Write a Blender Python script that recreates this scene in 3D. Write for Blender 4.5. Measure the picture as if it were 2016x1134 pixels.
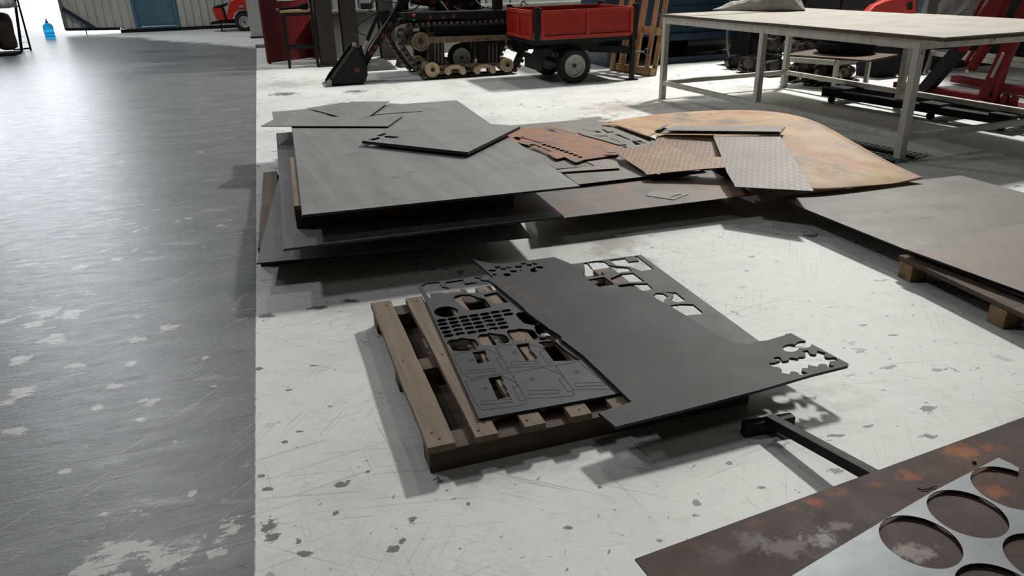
import bpy, math, random
from mathutils import Vector, Matrix, geometry
random.seed(7)
C = bpy.context.scene.collection
for o in list(bpy.data.objects): bpy.data.objects.remove(o)

# ------------------------------------------------------------------ camera
FPX, CX, CY, CAMH = 1460.0, 1008.0, 567.0, 1.5
TH, RO = math.radians(23.4), math.radians(1.4)
PHI = math.radians(18.0)                       # heading of the building and of most pallets
U = Vector((math.cos(PHI), math.sin(PHI), 0)); W = Vector((-math.sin(PHI), math.cos(PHI), 0))
_r0 = Vector((1, 0, 0)); _d0 = Vector((0, -math.sin(TH), -math.cos(TH))); _f0 = Vector((0, math.cos(TH), -math.sin(TH)))
_c, _s = math.cos(RO), math.sin(RO)
_R = _r0 * _c + _d0 * _s; _D = -_r0 * _s + _d0 * _c
cd = bpy.data.cameras.new('camera'); cam = bpy.data.objects.new('camera', cd); C.objects.link(cam)
cd.sensor_width = 36; cd.lens = FPX / 2016 * 36; cd.clip_end = 200; cd.clip_start = 0.05
M = Matrix((( _R.x, -_D.x, -_f0.x, 0), (_R.y, -_D.y, -_f0.y, 0), (_R.z, -_D.z, -_f0.z, CAMH), (0, 0, 0, 1)))
cam.matrix_world = M
bpy.context.scene.camera = cam

# ------------------------------------------------------------------ world, lamps, exposure
SC = bpy.context.scene
SC.view_settings.view_transform = 'Standard'; SC.view_settings.look = 'None'
SC.view_settings.gamma = 1.0; SC.view_settings.exposure = 0.0; SC.view_settings.use_curve_mapping = False
wd = bpy.data.worlds.new('overcast_sky'); SC.world = wd; wd.use_nodes = True
wd.node_tree.nodes['Background'].inputs[0].default_value = (0.95, 0.98, 1.0, 1)
wd.node_tree.nodes['Background'].inputs[1].default_value = 2.4

def uvp(u, v, z=0.0): return U * u + W * v + Vector((0, 0, z))
def lamp(name, u, v, z, sx, sy, power, col=(1, 1, 1), aim=None):
    l = bpy.data.lights.new(name, 'AREA'); l.shape = 'RECTANGLE'; l.size = sx; l.size_y = sy
    l.energy = power; l.color = col
    o = bpy.data.objects.new(name, l); C.objects.link(o); o.location = uvp(u, v, z)
    if aim is None: o.rotation_euler = (0, 0, PHI)
    else: o.rotation_euler = (Vector(aim) - o.location).to_track_quat('-Z', 'Y').to_euler()
    return o
lamp('roof_and_fill_lamp', 11.3, 11.9, 12.1, 1.0, 1.8, 3550, (1.0, 0.975, 0.93))
lamp('roof_and_fill_lamp', 6.0, 14.2, 12.1, 1.0, 1.8, 300, (1.0, 0.97, 0.92))
lamp('roof_and_fill_lamp', -7.6, 7.9, 12.1, 1.0, 1.8, 460, (0.97, 0.985, 1.0))
lamp('roof_and_fill_lamp', 1.5, -1.0, 12.1, 1.5, 2.5, 60, (1.0, 0.99, 0.97))  # added fill above the camera, softens the foreground shadows
lamp('roof_and_fill_lamp', -4.5, 18.5, 12.1, 1.0, 1.8, 600, (0.98, 0.99, 1.0))  # added fill that brightens the far lane and its back wall

# ------------------------------------------------------------------ pixel to point (photograph taken as 2016 x 1134)
def ray(px, py):
    x = (px - CX) / FPX; y = (py - CY) / FPX
    return _R * x + _D * y + _f0
def at(px, py, z=0.0):
    d = ray(px, py); return d * ((z - CAMH) / d.z) + Vector((0, 0, CAMH))
def onplane(px, py, p0, du):
    """pixel -> (distance along du from p0, height) on the vertical plane through p0 along du"""
    d = ray(px, py); n = Vector((-du.y, du.x, 0)); o = Vector((0, 0, CAMH))
    t = (Vector(p0) - o).dot(n) / d.dot(n); p = o + d * t
    return ((p - Vector(p0)).dot(du), p.z)
def onv(px, py, v, u0=0.0): 
    s, z = onplane(px, py, uvp(u0, v), U); return (s, z)

# ------------------------------------------------------------------ materials
def lin(c): return c / 12.92 if c <= 0.04045 else ((c + 0.055) / 1.055) ** 2.4
def hx(s): return tuple(lin(int(s[i:i + 2], 16) / 255) for i in (0, 2, 4)) + (1.0,)
class NT:
    def __init__(s, name):
        s.m = bpy.data.materials.new(name); s.m.use_nodes = True; s.t = s.m.node_tree
        s.b = s.t.nodes['Principled BSDF']
    def n(s, typ, **k):
        nd = s.t.nodes.new(typ)
        for a, v in k.items(): setattr(nd, a, v)
        return nd
    def l(s, a, b): s.t.links.new(a, b)
    def setin(s, sock, v):
        if hasattr(v, 'is_output'): s.l(v, sock)
        else: sock.default_value = v
    def math(s, op, a, b=0.0, c=None, clamp=False):
        nd = s.n('ShaderNodeMath', operation=op, use_clamp=clamp)
        s.setin(nd.inputs[0], a); s.setin(nd.inputs[1], b)
        if c is not None: s.setin(nd.inputs[2], c)
        return nd.outputs[0]
    def coords(s, rand=True):
        tc = s.n('ShaderNodeTexCoord')
        if not rand: return tc.outputs['Object']
        oi = s.n('ShaderNodeObjectInfo'); v = s.n('ShaderNodeVectorMath', operation='SCALE')
        cmb = s.n('ShaderNodeCombineXYZ')
        for i in range(3): s.l(oi.outputs['Random'], cmb.inputs[i])
        s.l(cmb.outputs[0], v.inputs[0]); v.inputs['Scale'].default_value = 37.0
        a = s.n('ShaderNodeVectorMath', operation='ADD'); s.l(tc.outputs['Object'], a.inputs[0]); s.l(v.outputs[0], a.inputs[1])
        return a.outputs[0]
    def noise(s, vec, scale, detail=5, rough=0.6, stretch=(1, 1, 1), rot=0.0, dist=0.0, off=(0, 0, 0)):
        mp = s.n('ShaderNodeMapping', vector_type='POINT')
        mp0 = s.n('ShaderNodeMapping', vector_type='POINT'); mp0.inputs['Rotation'].default_value = (0, 0, -rot)
        s.l(vec, mp0.inputs[0]); mp.inputs['Scale'].default_value = stretch; mp.inputs['Location'].default_value = off
        s.l(mp0.outputs[0], mp.inputs[0])
        nz = s.n('ShaderNodeTexNoise'); nz.inputs['Scale'].default_value = scale; nz.inputs['Detail'].default_value = detail
        nz.inputs['Roughness'].default_value = rough; nz.inputs['Distortion'].default_value = dist
        s.l(mp.outputs[0], nz.inputs['Vector']); return nz.outputs[0]
    def ramp(s, fac, stops):
        r = s.n('ShaderNodeValToRGB'); e = r.color_ramp.elements
        while len(e) < len(stops): e.new(0.5)
        for i, (p, c) in enumerate(stops): e[i].position = p; e[i].color = c if len(c) == 4 else (*c, 1)
        s.l(fac, r.inputs[0]); return r.outputs[0]
    def step(s, fac, lo, hi):
        mr = s.n('ShaderNodeMapRange'); mr.interpolation_type = 'SMOOTHSTEP'
        mr.inputs[1].default_value = lo; mr.inputs[2].default_value = hi
        s.l(fac, mr.inputs[0]); return mr.outputs[0]
    def mix(s, fac, a, b):
        m = s.n('ShaderNodeMix', data_type='RGBA'); s.setin(m.inputs[0], fac); s.setin(m.inputs[6], a); s.setin(m.inputs[7], b)
        return m.outputs[2]
    def stains(s, col, marks, sharp=(0.1, 0.9), nscale=9, stretch=(1, 1, 1), vec=None):
        """stains and worn spots with a place of their own: (px, py, z, radius across, radius deep, colour, amount)"""
        if not marks: return col
        if vec is None: vec = s.n('ShaderNodeNewGeometry').outputs['Position']
        sx = s.n('ShaderNodeSeparateXYZ'); s.l(vec, sx.inputs[0])
        nn = s.math('MULTIPLY_ADD', s.noise(vec, nscale, 7, 0.7, stretch, 0.4), 3.2, -0.6)
        for px, py, z, rx, ry, c, amt in marks:
            p = at(px, py, z); dx = s.math('MULTIPLY', s.math('SUBTRACT', sx.outputs[0], p.x), 1 / rx); dy = s.math('MULTIPLY', s.math('SUBTRACT', sx.outputs[1], p.y), 1 / ry)
            d = s.math('SQRT', s.math('ADD', s.math('MULTIPLY', dx, dx), s.math('MULTIPLY', dy, dy)))
            m = s.step(s.math('SUBTRACT', nn, d), sharp[0], sharp[1]); col = s.mix(s.math('MULTIPLY', m, amt), col, hx(c))
        return col
    def bump(s, h, strength, dist=0.002):
        b = s.n('ShaderNodeBump'); b.inputs['Strength'].default_value = strength; b.inputs['Distance'].default_value = dist
        s.l(h, b.inputs['Height']); s.l(b.outputs[0], s.b.inputs['Normal'])

def mat(name, cols, scale=4, rough=0.5, metal=0.0, stretch=(1, 1, 1), rot=0.0, bump=0.15, bscale=80, spots=(), spec=0.5, detail=6, rvar=0.12, bdist=0.002, rand=True, marks=(), msharp=(0.1, 0.9), mscale=9):
    t = NT(name); vec = t.coords(rand)
    nz = t.noise(vec, scale, detail, 0.6, stretch, rot)
    k = len(cols)
    col = t.ramp(nz, [(0.28 + 0.44 * i / max(1, k - 1), hx(c)) for i, c in enumerate(cols)]) if k > 1 else hx(cols[0])
    for sp in spots:
        sc, lo, hi, c = sp[:4]; st = sp[4] if len(sp) > 4 else (1, 1, 1); rt = sp[5] if len(sp) > 5 else 0.0
        f = t.step(t.noise(vec, sc, 7, 0.65, st, rt, off=(3.1 * sc, 1.7, 0)), lo, hi)
        col = t.mix(f, col, hx(c))
    col = t.stains(col, marks, msharp, mscale)
    t.setin(t.b.inputs['Base Color'], col)
    t.b.inputs['Metallic'].default_value = metal; t.b.inputs['Specular IOR Level'].default_value = spec
    rn = t.noise(vec, scale * 2.3, 4); r = t.math('MULTIPLY_ADD', rn, rvar * 2, rough - rvar); t.l(r, t.b.inputs['Roughness'])
    if bump: t.bump(t.noise(vec, bscale, 4, 0.6, stretch, rot), bump, bdist)
    return t.m
def flat(name, c, rough=0.5, metal=0.0, spec=0.5, emit=None):
    t = NT(name); t.b.inputs['Base Color'].default_value = hx(c); t.b.inputs['Roughness'].default_value = rough
    t.b.inputs['Metallic'].default_value = metal; t.b.inputs['Specular IOR Level'].default_value = spec
    if emit: t.b.inputs['Emission Color'].default_value = hx(emit[0]); t.b.inputs['Emission Strength'].default_value = emit[1]
    return t.m

def floor_material():
    t = NT('painted_concrete'); vec = t.n('ShaderNodeTexCoord').outputs['Object']
    sx = t.n('ShaderNodeSeparateXYZ'); t.l(vec, sx.inputs[0]); x, y = sx.outputs[0], sx.outputs[1]
    def along(a, b, c): return t.math('ADD', t.math('ADD', t.math('MULTIPLY', x, a), t.math('MULTIPLY', y, b)), c)
    # white paint: dirt, scratches, chips
    dirt = t.noise(vec, 1.1, 7, 0.65)
    wcol = t.ramp(dirt, [(0.3, hx('B8BAB7')), (0.5, hx('CBCDCA')), (0.7, hx('D4D6D3'))])
    fine = t.step(t.noise(vec, 16, 8, 0.75), 0.50, 0.75); wcol = t.mix(t.math('MULTIPLY', fine, 0.35), wcol, hx('8D8D86'))
    for k, (rt, lo, o) in enumerate(((0.5, 0.655, 1), (-0.35, 0.66, 5), (1.25, 0.665, 9), (2.0, 0.67, 13), (0.1, 0.67, 17))):
        f = t.noise(vec, 1.5, 3, 0.5, (1.0, 80, 1), rt, 0.6, off=(o, o * 2.3, 0))
        g = t.noise(vec, 1.3, 3, 0.5, off=(o, 4, 0))
        m = t.math('MULTIPLY', t.step(f, lo - .03, lo), t.step(g, 0.42, 0.6))
        wcol = t.mix(t.math('MULTIPLY', m, 0.42), wcol, hx('6E6C67' if k % 2 else '7F7C74'))
    chip = t.noise(vec, 7.0, 5, 0.55, (1.0, 1.6, 1), 0.3); chm = t.step(t.noise(vec, 0.9, 3, off=(8, 2, 0)), 0.38, 0.6)
    ch = t.math('MULTIPLY', t.step(chip, 0.64, 0.65), chm); wcol = t.mix(t.math('MULTIPLY', ch, 0.95), wcol, hx('5F6063'))
    chip2 = t.step(t.noise(vec, 26, 3, 0.5, (1, 1.7, 1), 0.9, off=(2, 0, 0)), 0.69, 0.705); wcol = t.mix(t.math('MULTIPLY', chip2, 0.8), wcol, hx('55555A'))
    # rust water stains with a place of their own on the floor
    def blotch(p, rad, col, amt, sc=5.0):
        dx = t.math('SUBTRACT', x, p[0]); dy = t.math('SUBTRACT', y, p[1])
        d = t.math('SQRT', t.math('ADD', t.math('MULTIPLY', dx, dx), t.math('MULTIPLY', t.math('MULTIPLY', dy, dy), 0.8)))
        nn = t.noise(vec, sc, 6, 0.7)
        m = t.math('SUBTRACT', t.math('ADD', 1.0, t.math('MULTIPLY', t.math('SUBTRACT', nn, 0.5), 3.0)), t.math('DIVIDE', d, rad))
        return t.math('MULTIPLY', t.step(m, 0.1, 0.9), amt)
    for px, py, rad, c, a in ((1165, 234, 0.28, '5A4A42', 0.85), (1215, 212, 0.55, '8E7A62', 0.6), (1310, 205, 0.5, '97876F', 0.45), (1530, 405, 0.28, '8F7652', 0.6),
                              (1215, 480, 0.28, '77706A', 0.6), (560, 165, 0.7, '8B8B86', 0.5), (1480, 175, 0.5, '7E7A6E', 0.5), (510, 485, 0.2, '7D7A72', .5), (1270, 520, 0.14, '6F6863', .6)):
        p = at(px, py); wcol = t.mix(blotch(p, rad, c, a), wcol, hx(c))
    wcol = t.stains(wcol, [(px, py, 0, r * k, r, '5E5F62', .95) for px, py, r, k in ((516, 936, .028, 1), (527, 1037, .05, .8), (540, 1059, .035, 1), (568, 768, .026, 1), (530, 961, .02, 1.4), (588, 1067, .022, .8), (672, 954, .022, 1.6), (686, 947, .015, 1.2),
        (812, 1024, .024, 1), (921, 991, .022, .8), (773, 1082, .024, 1), (791, 1065, .018, 1), (864, 944, .028, 1), (724, 929, .014, 1), (525, 622, .05, 1.3), (629, 606, .04, 2), (694, 592, .035, 2), (508, 726, .024, 1), (1371, 990, .028, .8), (1367, 1014, .018, 1.2),
        (1829, 860, .024, 1.8), (1644, 857, .016, 3), (1435, 912, .02, 1), (1298, 1065, .012, 1), (600, 1090, .02, 1.5), (560, 870, .014, 1.4), (660, 1010, .016, 1), (905, 1080, .014, 1), (1120, 1040, .012, 1.5), (1180, 960, .014, 1), (1700, 640, .012, 2.6), (1755, 660, .012, 2.4),
        (525, 440, .05, .5), (520, 400, .06, .4), (700, 180, .2, 1.4), (560, 185, .25, 1.2), (1000, 660, .02, 1), (620, 720, .012, 2), (650, 800, .01, 3), (590, 850, .01, 3), (1500, 960, .012, 2), (1560, 990, .012, 1))], (0.42, 0.52), 16, (1, 1.5, 1), vec)
    # grey traffic lane: worn, streaked along the sweep of wheels
    gn = t.noise(vec, 1.6, 6, 0.65, (1, 3.2, 1), 0.25)
    gcol = t.ramp(gn, [(0.3, hx('5E6061')), (0.52, hx('6A6C6D')), (0.72, hx('767879'))])
    for rt, lo, amt, c, o in ((0.22, 0.60, 0.4, 'A0A2A0', 0), (0.75, 0.62, 0.4, '9A9C9A', 3), (0.3, 0.6, 0.3, '46484A', 6)):
        f = t.noise(vec, 2.2, 6, 0.7, (1.0, 3.0, 1), rt, 0.3, off=(o, o, 0)); gcol = t.mix(t.math('MULTIPLY', t.step(f, lo, lo + 0.06), amt), gcol, hx(c))
    pit = t.math('MULTIPLY', t.step(t.noise(vec, 30, 6, 0.7, (1, 2, 1), 0.4), 0.55, 0.62), t.step(t.noise(vec, 1.2, 3, off=(5, 5, 0)), 0.38, 0.6))
    gcol = t.mix(t.math('MULTIPLY', pit, 0.6), gcol, hx('38393A'))
    lf = t.step(t.noise(vec, 1.0, 3, off=(1, 9, 0)), 0.44, 0.6)
    bare = t.math('MULTIPLY', t.step(t.noise(vec, 6.0, 9, 0.72, (1.0, 1.6, 1), 0.5, off=(4, 0, 0)), 0.61, 0.622), lf)
    gcol = t.mix(t.math('MULTIPLY', bare, 0.9), gcol, hx('B2B2AB'))
    gcol = t.stains(gcol, [(px, py, 0, r * k, r, 'ADAEA8', .85) for px, py, r, k in ((90, 617, .085, 1), (134, 619, .09, 1.1), (109, 668, .08, 1.3), (33, 709, .07, 1), (44, 770, .06, 1.4), (295, 791, .05, 1), (273, 668, .04, 1.6), (333, 644, .045, 1.8), (25, 849, .04, 2),
        (197, 1120, .09, 1.4), (333, 1098, .09, 1.2), (240, 1084, .07, 1.5), (421, 1090, .045, 1), (279, 827, .03, 1.2), (377, 972, .022, .8), (257, 715, .04, .8), (404, 704, .03, .8), (126, 928, .035, 1), (230, 760, .03, 2), (60, 640, .06, 1.3), (150, 720, .04, 1.6), (20, 790, .05, 1), (190, 800, .03, 1.4),
        (420, 760, .016, 1.6), (345, 870, .02, 1), (160, 525, .05, 1.2), (230, 510, .04, 1.3), (60, 520, .04, 1.5), (370, 430, .03, 1.6), (350, 435, .03, 1))], (0.4, 0.5), 14, (1, 1.8, 1), vec)
    gcol = t.stains(gcol, [(px, py, 0, r * k, r, '3E4044', .6) for px, py, r, k in ((310, 101, .5, 1.8), (400, 112, .5, 2), (470, 146, .4, 1.6), (330, 121, .4, 1.5), (255, 155, .3, 1.2), (120, 320, .05, 1.4), (190, 148, .12, 2), (75, 160, .08, 1), (122, 458, .035, 2))], (.2, .7), 6, (1, 2, 1), vec)
    sc = t.noise(vec, 1.7, 3, 0.5, (1.2, 60, 1), 1.1, 0.4, off=(2, 7, 0)); gcol = t.mix(t.math('MULTIPLY', t.step(sc, 0.66, 0.68), 0.7), gcol, hx('9C9E9D'))
    sc = t.noise(vec, 1.7, 3, 0.5, (1.2, 55, 1), 0.35, 0.4, off=(7, 1, 0)); gcol = t.mix(t.math('MULTIPLY', t.step(sc, 0.65, 0.67), 0.7), gcol, hx('3A3B3D'))
    # border between the lanes: a straight masked edge, slightly ragged
    a = Vector((-0.716, 1.543, 0)); b = Vector((-5.439, 16.961, 0)); d = (b - a).normalized(); nrm = Vector((d.y, -d.x, 0))
    e = along(nrm.x, nrm.y, -nrm.dot(a)); e = t.math('ADD', e, t.math('MULTIPLY', t.math('SUBTRACT', t.noise(vec, 30, 4), 0.5), 0.012))
    # far end of the lane (older bare concrete beyond)
    q1 = at(505, 93); q2 = at(250, 74); d2 = (q2 - q1).normalized(); n2 = Vector((d2.y, -d2.x, 0)); 
    if n2.dot(W) < 0: n2 = -n2
    e2 = along(n2.x, n2.y, -n2.dot(q1)); e2 = t.math('ADD', e2, t.math('MULTIPLY', t.math('SUBTRACT', t.noise(vec, 1.5, 4), 0.5), 1.4))
    lane = t.math('MULTIPLY', t.step(e, 0.004, -0.004), t.step(e2, 0.25, -0.25))
    col = t.mix(lane, wcol, gcol); t.l(col, t.b.inputs['Base Color'])
    rg = t.math('MULTIPLY_ADD', t.noise(vec, 6, 8, 0.75, (1, 3.5, 1), 0.3), 0.5, 0.10)
    rw = t.math('MULTIPLY_ADD', dirt, 0.25, 0.42)
    mr = t.n('ShaderNodeMix', data_type='FLOAT'); t.l(lane, mr.inputs[0]); t.l(rw, mr.inputs[2]); t.l(rg, mr.inputs[3]); t.l(mr.outputs[0], t.b.inputs['Roughness'])
    h = t.math('ADD', t.noise(vec, 9, 7, 0.7, (1, 2.2, 1), 0.25), t.math('MULTIPLY', t.noise(vec, 70, 4), 0.3)); h = t.math('ADD', h, t.math('MULTIPLY', t.math('MULTIPLY', t.noise(vec, 3.0, 8, 0.7, (1, 6, 1), 0.32), lane), 1.5)); t.bump(h, 0.42, 0.004)
    return t.m

def tread_material(name, cols, spots=(), rough=0.5):
    """checker plate: alternating raised lugs as fine relief"""
    t = NT(name); vec = t.coords()
    nz = t.noise(vec, 3.5, 7, 0.65); col = t.ramp(nz, [(0.3, hx(cols[0])), (0.5, hx(cols[1])), (0.72, hx(cols[2]))])
    for sc, lo, hi, c in spots: col = t.mix(t.step(t.noise(vec, sc, 6, 0.7, off=(sc, 2, 0)), lo, hi), col, hx(c))
    mp = t.n('ShaderNodeMapping'); mp.inputs['Rotation'].default_value = (0, 0, math.radians(63)); mp.inputs['Scale'].default_value = (20, 20, 20)
    t.l(vec, mp.inputs[0]); sx = t.n('ShaderNodeSeparateXYZ'); t.l(mp.outputs[0], sx.inputs[0])
    def lug(ox, oy, a, b):
        fx = t.math('SUBTRACT', t.math('FRACT', t.math('ADD', sx.outputs[0], ox)), 0.5); fy = t.math('SUBTRACT', t.math('FRACT', t.math('ADD', sx.outputs[1], oy)), 0.5)
        return t.math('SUBTRACT', 1.0, t.math('ADD', t.math('MULTIPLY', t.math('MULTIPLY', fx, fx), a), t.math('MULTIPLY', t.math('MULTIPLY', fy, fy), b)))
    h = t.math('MAXIMUM', t.math('MAXIMUM', lug(0, 0, 6, 70), lug(0.5, 0.5, 70, 6)), 0.0)
    col = t.mix(t.math('MULTIPLY', t.step(h, 0.1, 0.6), 0.14), col, hx('C8BEB2'))
    t.l(col, t.b.inputs['Base Color']); t.b.inputs['Roughness'].default_value = rough
    t.bump(h, 0.7, 0.004); return t.m

PLATE = dict(scale=2.2, rough=0.46, metal=0.15, stretch=(5, 0.35, 1), rot=PHI + 0.08, bump=0.08, bscale=30, rand=True)
M_plate = mat('mill_scale_plate', ['7C7C7C', '868686', '8F8F8E'], spots=[(1.6, 0.5, 0.62, '7F7F7F', (6, .2, 1), PHI + .08), (3, 0.54, 0.72, '767675'), (2.5, 0.58, 0.8, '989590'), (9, 0.62, 0.72, '6C6C6C')], **PLATE)
M_platedark = mat('dark_hot_rolled_sheet', ['3A3A3C', '404042', '464648'], scale=3, rough=0.55, metal=0.0, spec=.3, bump=0.06, bscale=40, spots=[(2.2, 0.60, 0.8, '4A4644'), (9, 0.66, 0.8, '4C4137')])
M_platerust = mat('dark_sheet_with_rust_scuffs', ['333436', '3A3B3D', '414245'], scale=2.5, rough=0.6, metal=0.0, spec=.25, rvar=.06, bump=0.06, bscale=40, stretch=(1, 1, 1),
                  spots=[(2.5, 0.58, 0.78, '4B4745'), (3.0, 0.66, 0.74, '5E4636', (3.2, 0.7, 1), 0.55), (11, 0.68, 0.8, '55402F')], marks=[(px, py, .13, .045, .03, '644634', .5) for px, py in ((985, 556), (1005, 566), (1022, 577), (1042, 588), (1062, 600), (1085, 612), (1108, 626))] + [(1180, 665, .13, .03, .02, '5A4534', .5), (1150, 650, .13, .03, .02, '55463A', .4), (1560, 745, .13, .12, .02, '4E3E38', .5)])
M_edge = flat('sheared_edge', '2E2E30', 0.5, 0.4)
M_kerf = flat('laser_kerf', '101011', 0.8)
M_plateworn = mat('scuffed_grey_brown_plate', ['524D49', '5E5954', '6A645E'], scale=2.0, rough=0.5, stretch=(1, 3, 1), rot=0.1, bump=0.08, spots=[(3, 0.54, 0.66, '4C4844'), (4, 0.58, 0.8, '6A5A4C'), (14, 0.60, 0.68, '524D48'), (1.4, 0.52, 0.66, '716B63')], marks=[(1640, 395, .13, .07, .05, '2E2B29', .6), (1660, 422, .13, .08, .05, '2E2B29', .5), (1748, 418, .13, .05, .05, '2C2A28', .6), (1700, 402, .13, .06, .03, '4F4B47', .5), (1825, 428, .13, .07, .03, '302D2A', .6), (1768, 462, .13, .09, .03, '56534F', .7), (1835, 372, .13, .1, .03, '55504B', .5), (1900, 375, .13, .1, .1, '5A554F', .4), (1880, 430, .13, .06, .03, '55504A', .5), (1600, 392, .13, .04, .02, '4F4B48', .5), (1795, 458, .13, .008, .006, 'D0CFCB', .9)])
M_rustplate = mat('rust_bloomed_plate', ['55504B', '67605A', '746658'], scale=2.4, rough=0.55, bump=0.1, spots=[(2.2, 0.50, 0.72, '80644E'), (4, 0.54, 0.70, '5C5A57'), (9, 0.60, 0.70, '57524D'), (2, 0.58, 0.78, '94683F'), (25, .62, .74, '4C4742')], marks=[(1190, 396, .135, .09, .05, '55514D', .5), (1250, 402, .135, .08, .05, '5A554F', .45), (1335, 356, .135, .1, .06, '505356', .7), (1385, 372, .135, .09, .04, '4F5254', .7), (1460, 380, .135, .15, .05, 'A36A3C', .6), (1400, 398, .135, .25, .03, 'A0632F', .55), (1110, 410, .135, .12, .06, '7E5C44', .5), (1430, 355, .135, .1, .05, '9A744A', .5), (1812, 494, .152, .03, .015, '3A3632', .8), (1850, 486, .152, .035, .015, '3E3A36', .8), (1838, 512, .152, .03, .012, '47423D', .7), (1905, 526, .152, .05, .012, '44403C', .7), (1960, 465, .152, .1, .05, '96653C', .6), (2000, 470, .152, .08, .06, '8A5C38', .5), (1940, 530, .152, .15, .07, '625950', .6)])
M_rustsheet = mat('rusty_tan_sheet', ['87725F', '9F8266', 'B2946A', 'A27E60'], scale=1.7, rough=0.62, stretch=(2.2, .7, 1), rot=0.9, bump=0.15, spots=[(1.9, 0.50, 0.68, 'A06C4A', (1.6, .8, 1), .9), (2.6, 0.53, 0.68, '74695F', (2, .8, 1), .9), (3.4, 0.55, 0.68, 'BC9C68', (1.5, .6, 1), .9), (7, 0.60, 0.70, '865C42'), (24, .62, .72, 'B09A70')])
M_rustorange = mat('orange_rust_skeleton', ['6E564B', '85604A', '94683F'], scale=2.6, rough=0.6, bump=0.12, spots=[(2.2, 0.52, 0.66, 'A0571F'), (5, 0.50, 0.62, '6C554C'), (9, .58, .68, 'AA6A2C')])
M_greyskel = mat('grey_skeleton', ['6B6763', '77736E', '827D77'], scale=4, rough=0.5, bump=0.08, spots=[(4, 0.62, 0.75, '8A7560')])
M_rustbrown = mat('dark_brown_rust_plate', ['35282A', '3E2E2B', '46352E'], scale=3, rough=0.6, bump=0.35, bscale=120, msharp=(.1, .85), mscale=30, spec=.2, spots=[(3.2, 0.52, 0.72, '523A2A'), (6, 0.60, 0.76, '74462A'), (60, 0.55, 0.7, '32262A')], marks=[(1480, 1065, .135, .07, .05, '6E6866', .7), (1545, 1075, .135, .1, .05, '7C7673', .75), (1615, 1060, .135, .06, .04, '9A9590', .8), (1650, 1035, .135, .06, .025, '8A8480', .7), (1420, 1090, .135, .06, .04, '5E5654', .6), (1800, 1088, .135, .08, .045, '97918C', .8), (1600, 988, .135, .05, .03, '95501F', .7), (1645, 970, .135, .05, .03, '8A4C22', .6), (1790, 938, .135, .06, .035, '8E4E20', .7), (1730, 955, .135, .04, .02, '84491F', .6), (1890, 888, .135, .08, .05, '9A5520', .75), (1950, 880, .135, .05, .04, '8A4B20', .6), (1960, 968, .135, .05, .035, '92531F', .7), (1560, 1000, .135, .04, .02, '7E4620', .5), (1480, 1030, .135, .05, .02, '6A4226', .5), (1340, 1075, .135, .08, .03, '55412E', .6)])
M_bluesteel = mat('bright_grey_steel', ['5E6366', '696E71', '74797C'], scale=2, rough=0.5, metal=0.3, bump=0.05, stretch=(1, 3, 1), rot=0.5, spots=[(3, 0.62, 0.8, '92979A')])
M_tread_rust = tread_material('rusty_checker_plate', ('76604F', '8A6B52', 'A07F5A'), [(5, 0.58, 0.72, 'B79C6E'), (6, 0.64, 0.76, '6F6A66')])
M_tread_brown = tread_material('brown_checker_plate', ('5E4A3E', '70563F', '7E6246'), [(6, .6, .74, '8A6A48')])
M_tread_grey = tread_material('grey_checker_plate', ('7A726C', '857C75', '90877F'), [(6, 0.66, 0.76, '8A6252')])
WS = dict(scale=3, rough=0.75, bump=0.5, bscale=14, detail=8)
M_wood = mat('weathered_pallet_wood', ['564A3E', '6C5D4D', '7C6C58'], stretch=(9, 0.7, 6), spots=[(5, 0.62, 0.75, '3F352C', (2, .8, 1)), (16, 0.68, 0.74, '2E261F')], **WS)
M_woodx = mat('dark_stained_beam_wood', ['3A2E25', '4A3A2C', '584636'], stretch=(0.7, 9, 8), spots=[(4, 0.6, 0.75, '2C221A', (.7, 3, 3))], **WS)
M_woodlite = mat('pale_pallet_wood', ['8A6E4C', 'A5865E', 'B99A72'], stretch=(6, 6, 0.8), spots=[(8, 0.64, 0.75, '6B5237')], **WS)
M_endgrain = mat('sawn_block_wood', ['6B543C', '846848', '97795A'], scale=7, rough=0.8, bump=0.5, bscale=30, spots=[(9, 0.62, 0.7, '4A3826')])
M_black = mat('black_paint', ['0A0A0B', '0F0F10'], scale=6, rough=0.6, spec=.3, bump=0.1, spots=[(9, 0.70, 0.8, '2A2927')])
M_blackmatt = flat('matt_black', '0A0A0B', 0.8, 0, 0.3)
M_rubber = mat('tyre_rubber', ['0D0D0D', '151514'], scale=12, rough=0.8, bump=0.2)
M_dirt = mat('mud_caked_steel', ['4A3E32', '70604D', '8C7860'], scale=14, rough=0.85, bump=0.6, stretch=(3, 3, 0.6), spots=[(20, 0.6, 0.7, '241E18')])
M_roller = mat('worn_tan_roller', ['A8937A', 'BFA98B', 'CDB899'], scale=9, rough=0.7, bump=0.2)
M_track = mat('dusty_track_rubber', ['14130F', '221F1A', '2F2A23'], scale=10, rough=0.8, bump=0.3)
M_pad = mat('track_pad_worn', ['2A2620', '4A4238', '62584A'], scale=12, rough=0.7, bump=0.3)
M_red = mat('red_paint', ['8A1409', '9C1A0C', 'A8200F'], scale=3, rough=0.45, bump=0.05, spots=[(7, 0.68, 0.76, '3A0E0A')])
M_redframe = mat('worn_red_paint', ['93200F', 'A42A16', 'B0321C'], scale=5, rough=0.5, bump=0.08, spots=[(12, 0.66, 0.74, '2E0F0B')])
M_redbright = mat('glossy_red_plastic', ['B01810', 'C22015', 'CF281A'], scale=2, rough=0.3, bump=0.0)
M_reddark = mat('dark_red_door_paint', ['4E060C', '580810', '620A12'], scale=2, rough=0.4, bump=0.04)
M_redhoist = mat('crimson_hoist_paint', ['56040C', '620710', '6C0913'], scale=3, rough=0.6, spec=.2, bump=0.03)
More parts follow.
